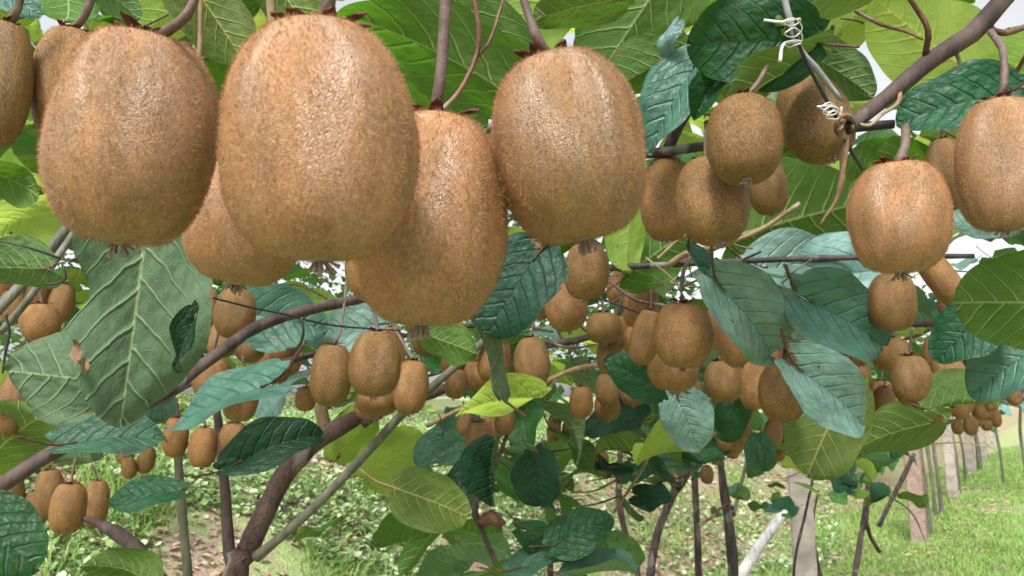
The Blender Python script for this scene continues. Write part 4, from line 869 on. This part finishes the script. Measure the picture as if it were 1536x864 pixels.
# ------------------------------------------------------------------ ground cover
def scatter(n, xr, tr, cond, zoff=0.0):
    pts = []
    while len(pts) < n:
        k = random.uniform(*xr); t = random.uniform(tr[0]**.5, tr[1]**.5)**2; x, y = k*t, t
        s = (x-RP.x)*RN.x+(y-RP.y)*RN.y
        if cond(x, y, s): pts.append((x, y, ground_z(x, y)+zoff))
    return np.array(pts)
def leaflets(name, pts, L0, L1, hz, mat, label, tiltv=.5, cat='weeds', wd=.42):
    n = len(pts); a = rng.uniform(0, 6.283, n); L = rng.uniform(L0, L1, n)*(1+pts[:, 1]*.02); up = rng.normal(.15, tiltv, n)
    Y = np.stack([np.cos(a)*np.cos(up), np.sin(a)*np.cos(up), np.sin(up)], 1); X = np.stack([-np.sin(a), np.cos(a), rng.normal(0, .35, n)], 1)
    b = pts+np.stack([rng.normal(0, .01, n), rng.normal(0, .01, n), rng.uniform(*hz, n)], 1)
    def q(u, v, dz=0): r = b+X*(u*L)[:, None]*1.0+Y*(v*L)[:, None]; r[:, 2] += dz*L; return r
    o = np.ones(n)
    V = np.stack([q(0*o, 0*o), q(wd*o, .35*o, .08), q(wd*.8*o, .75*o, .03), q(0*o, 1.*o, -.1), q(-wd*.8*o, .75*o, .03), q(-wd*o, .35*o, .08)], 1).reshape(-1, 3)
    me = bulk(name, V, 6, [[0, 1, 2, 3], [0, 3, 4, 5]]); o = link(name, me, None, mat); tag(o, label, cat, kind='stuff'); return o
def blades(name, pts, h0, h1, wd, mat, label):
    n = len(pts); a = rng.uniform(0, 6.283, n); h = rng.uniform(h0, h1, n); lean = rng.normal(0, .55, (n, 2))*h[:, None]
    w_ = wd*(1+pts[:, 1]*.08); dx = np.stack([np.cos(a)*w_, np.sin(a)*w_, 0*a], 1)
    mid = pts+np.stack([lean[:, 0]*.35, lean[:, 1]*.35, h*.6], 1); top = pts+np.stack([lean[:, 0], lean[:, 1], h*.9], 1)
    V = np.stack([pts-dx, pts+dx, mid+dx*.7, mid-dx*.7, top], 1).reshape(-1, 3)
    me = bulk(name, V, 5, [[0, 1, 2, 3], [3, 2, 4]]); o = link(name, me, None, mat); tag(o, label, 'grass', kind='stuff'); return o
def patch(x, y, f=1.1, o=0): return noise.noise(Vector((x*f, y*f, 11+o)))
WEED = island_mat('weed_leaf', [(.30, .42, .18), (.22, .34, .12), (.38, .50, .26), (.16, .26, .09), (.34, .46, .20), (.55, .62, .44)], .3, .5)
LITT = island_mat('leaf_litter', [(.36, .22, .18), (.24, .14, .10), (.48, .34, .26), (.40, .30, .20), (.55, .42, .36)], .15, .8)
GRAS = island_mat('grass_blade', [(.20, .36, .07), (.15, .29, .05), (.28, .44, .12), (.38, .47, .18), (.24, .40, .09)], .3, .55)
leaflets('weeds', scatter(90000, (-.80, .42), (2.6, 15), lambda x, y, s: s > .5 and patch(x, y, 1.6) > -.2 and not (x > .6 and 1.0 < s < 2.6 and random.random() < .6)), .022, .05, (.0, .08), WEED, 'low broadleaf weeds covering the slope at left and the top of the bank')
leaflets('leaf_litter', scatter(26000, (-.80, .75), (2.6, 14), lambda x, y, s: s > -.5 and (patch(x, y) < .1 or random.random() < .2)), .03, .065, (.0, .02), LITT, 'dry pinkish brown fallen leaves between the weeds', .15, 'fallen leaves', .25)
blades('grass', scatter(85000, (.15, .85), (3.5, 30), lambda x, y, s: s < 1.3 and (patch(x, y, .5, 5) > -.25 or random.random() < .2)), .03, .09, .0028, GRAS, 'short green grass of the lane at right')
blades('grass_tufts', scatter(14000, (-.75, .45), (3.0, 12), lambda x, y, s: s > .6 and patch(x, y, 1.7, 9) > .12), .08, .20, .003, GRAS, 'taller grass tufts among the weeds on the slope')
pts = []
while len(pts) < 26000:
    k = random.uniform(-.85, .78); t = random.uniform(11, 26); x, y = k*t, t; c = noise.noise(Vector((x*.35, y*.35, 4)))
    z = ground_z(x, y)+random.uniform(1.1, 2.6)+c*.8
    if k > .52 and z < 2.0: continue
    pts.append((x, y, z))
leaflets('far_canopy', np.array(pts), .07, .12, (-.1, .1), island_mat('far_leaf', [(.05, .12, .02), (.08, .17, .03), (.04, .09, .03), (.12, .22, .05), (.06, .14, .08)], .45, .5), 'distant mass of vine canopy beyond the bank and down the rows', .5, 'vine canopy', .5)
print('leaves', leaf_no[0], 'objects', len(bpy.data.objects))
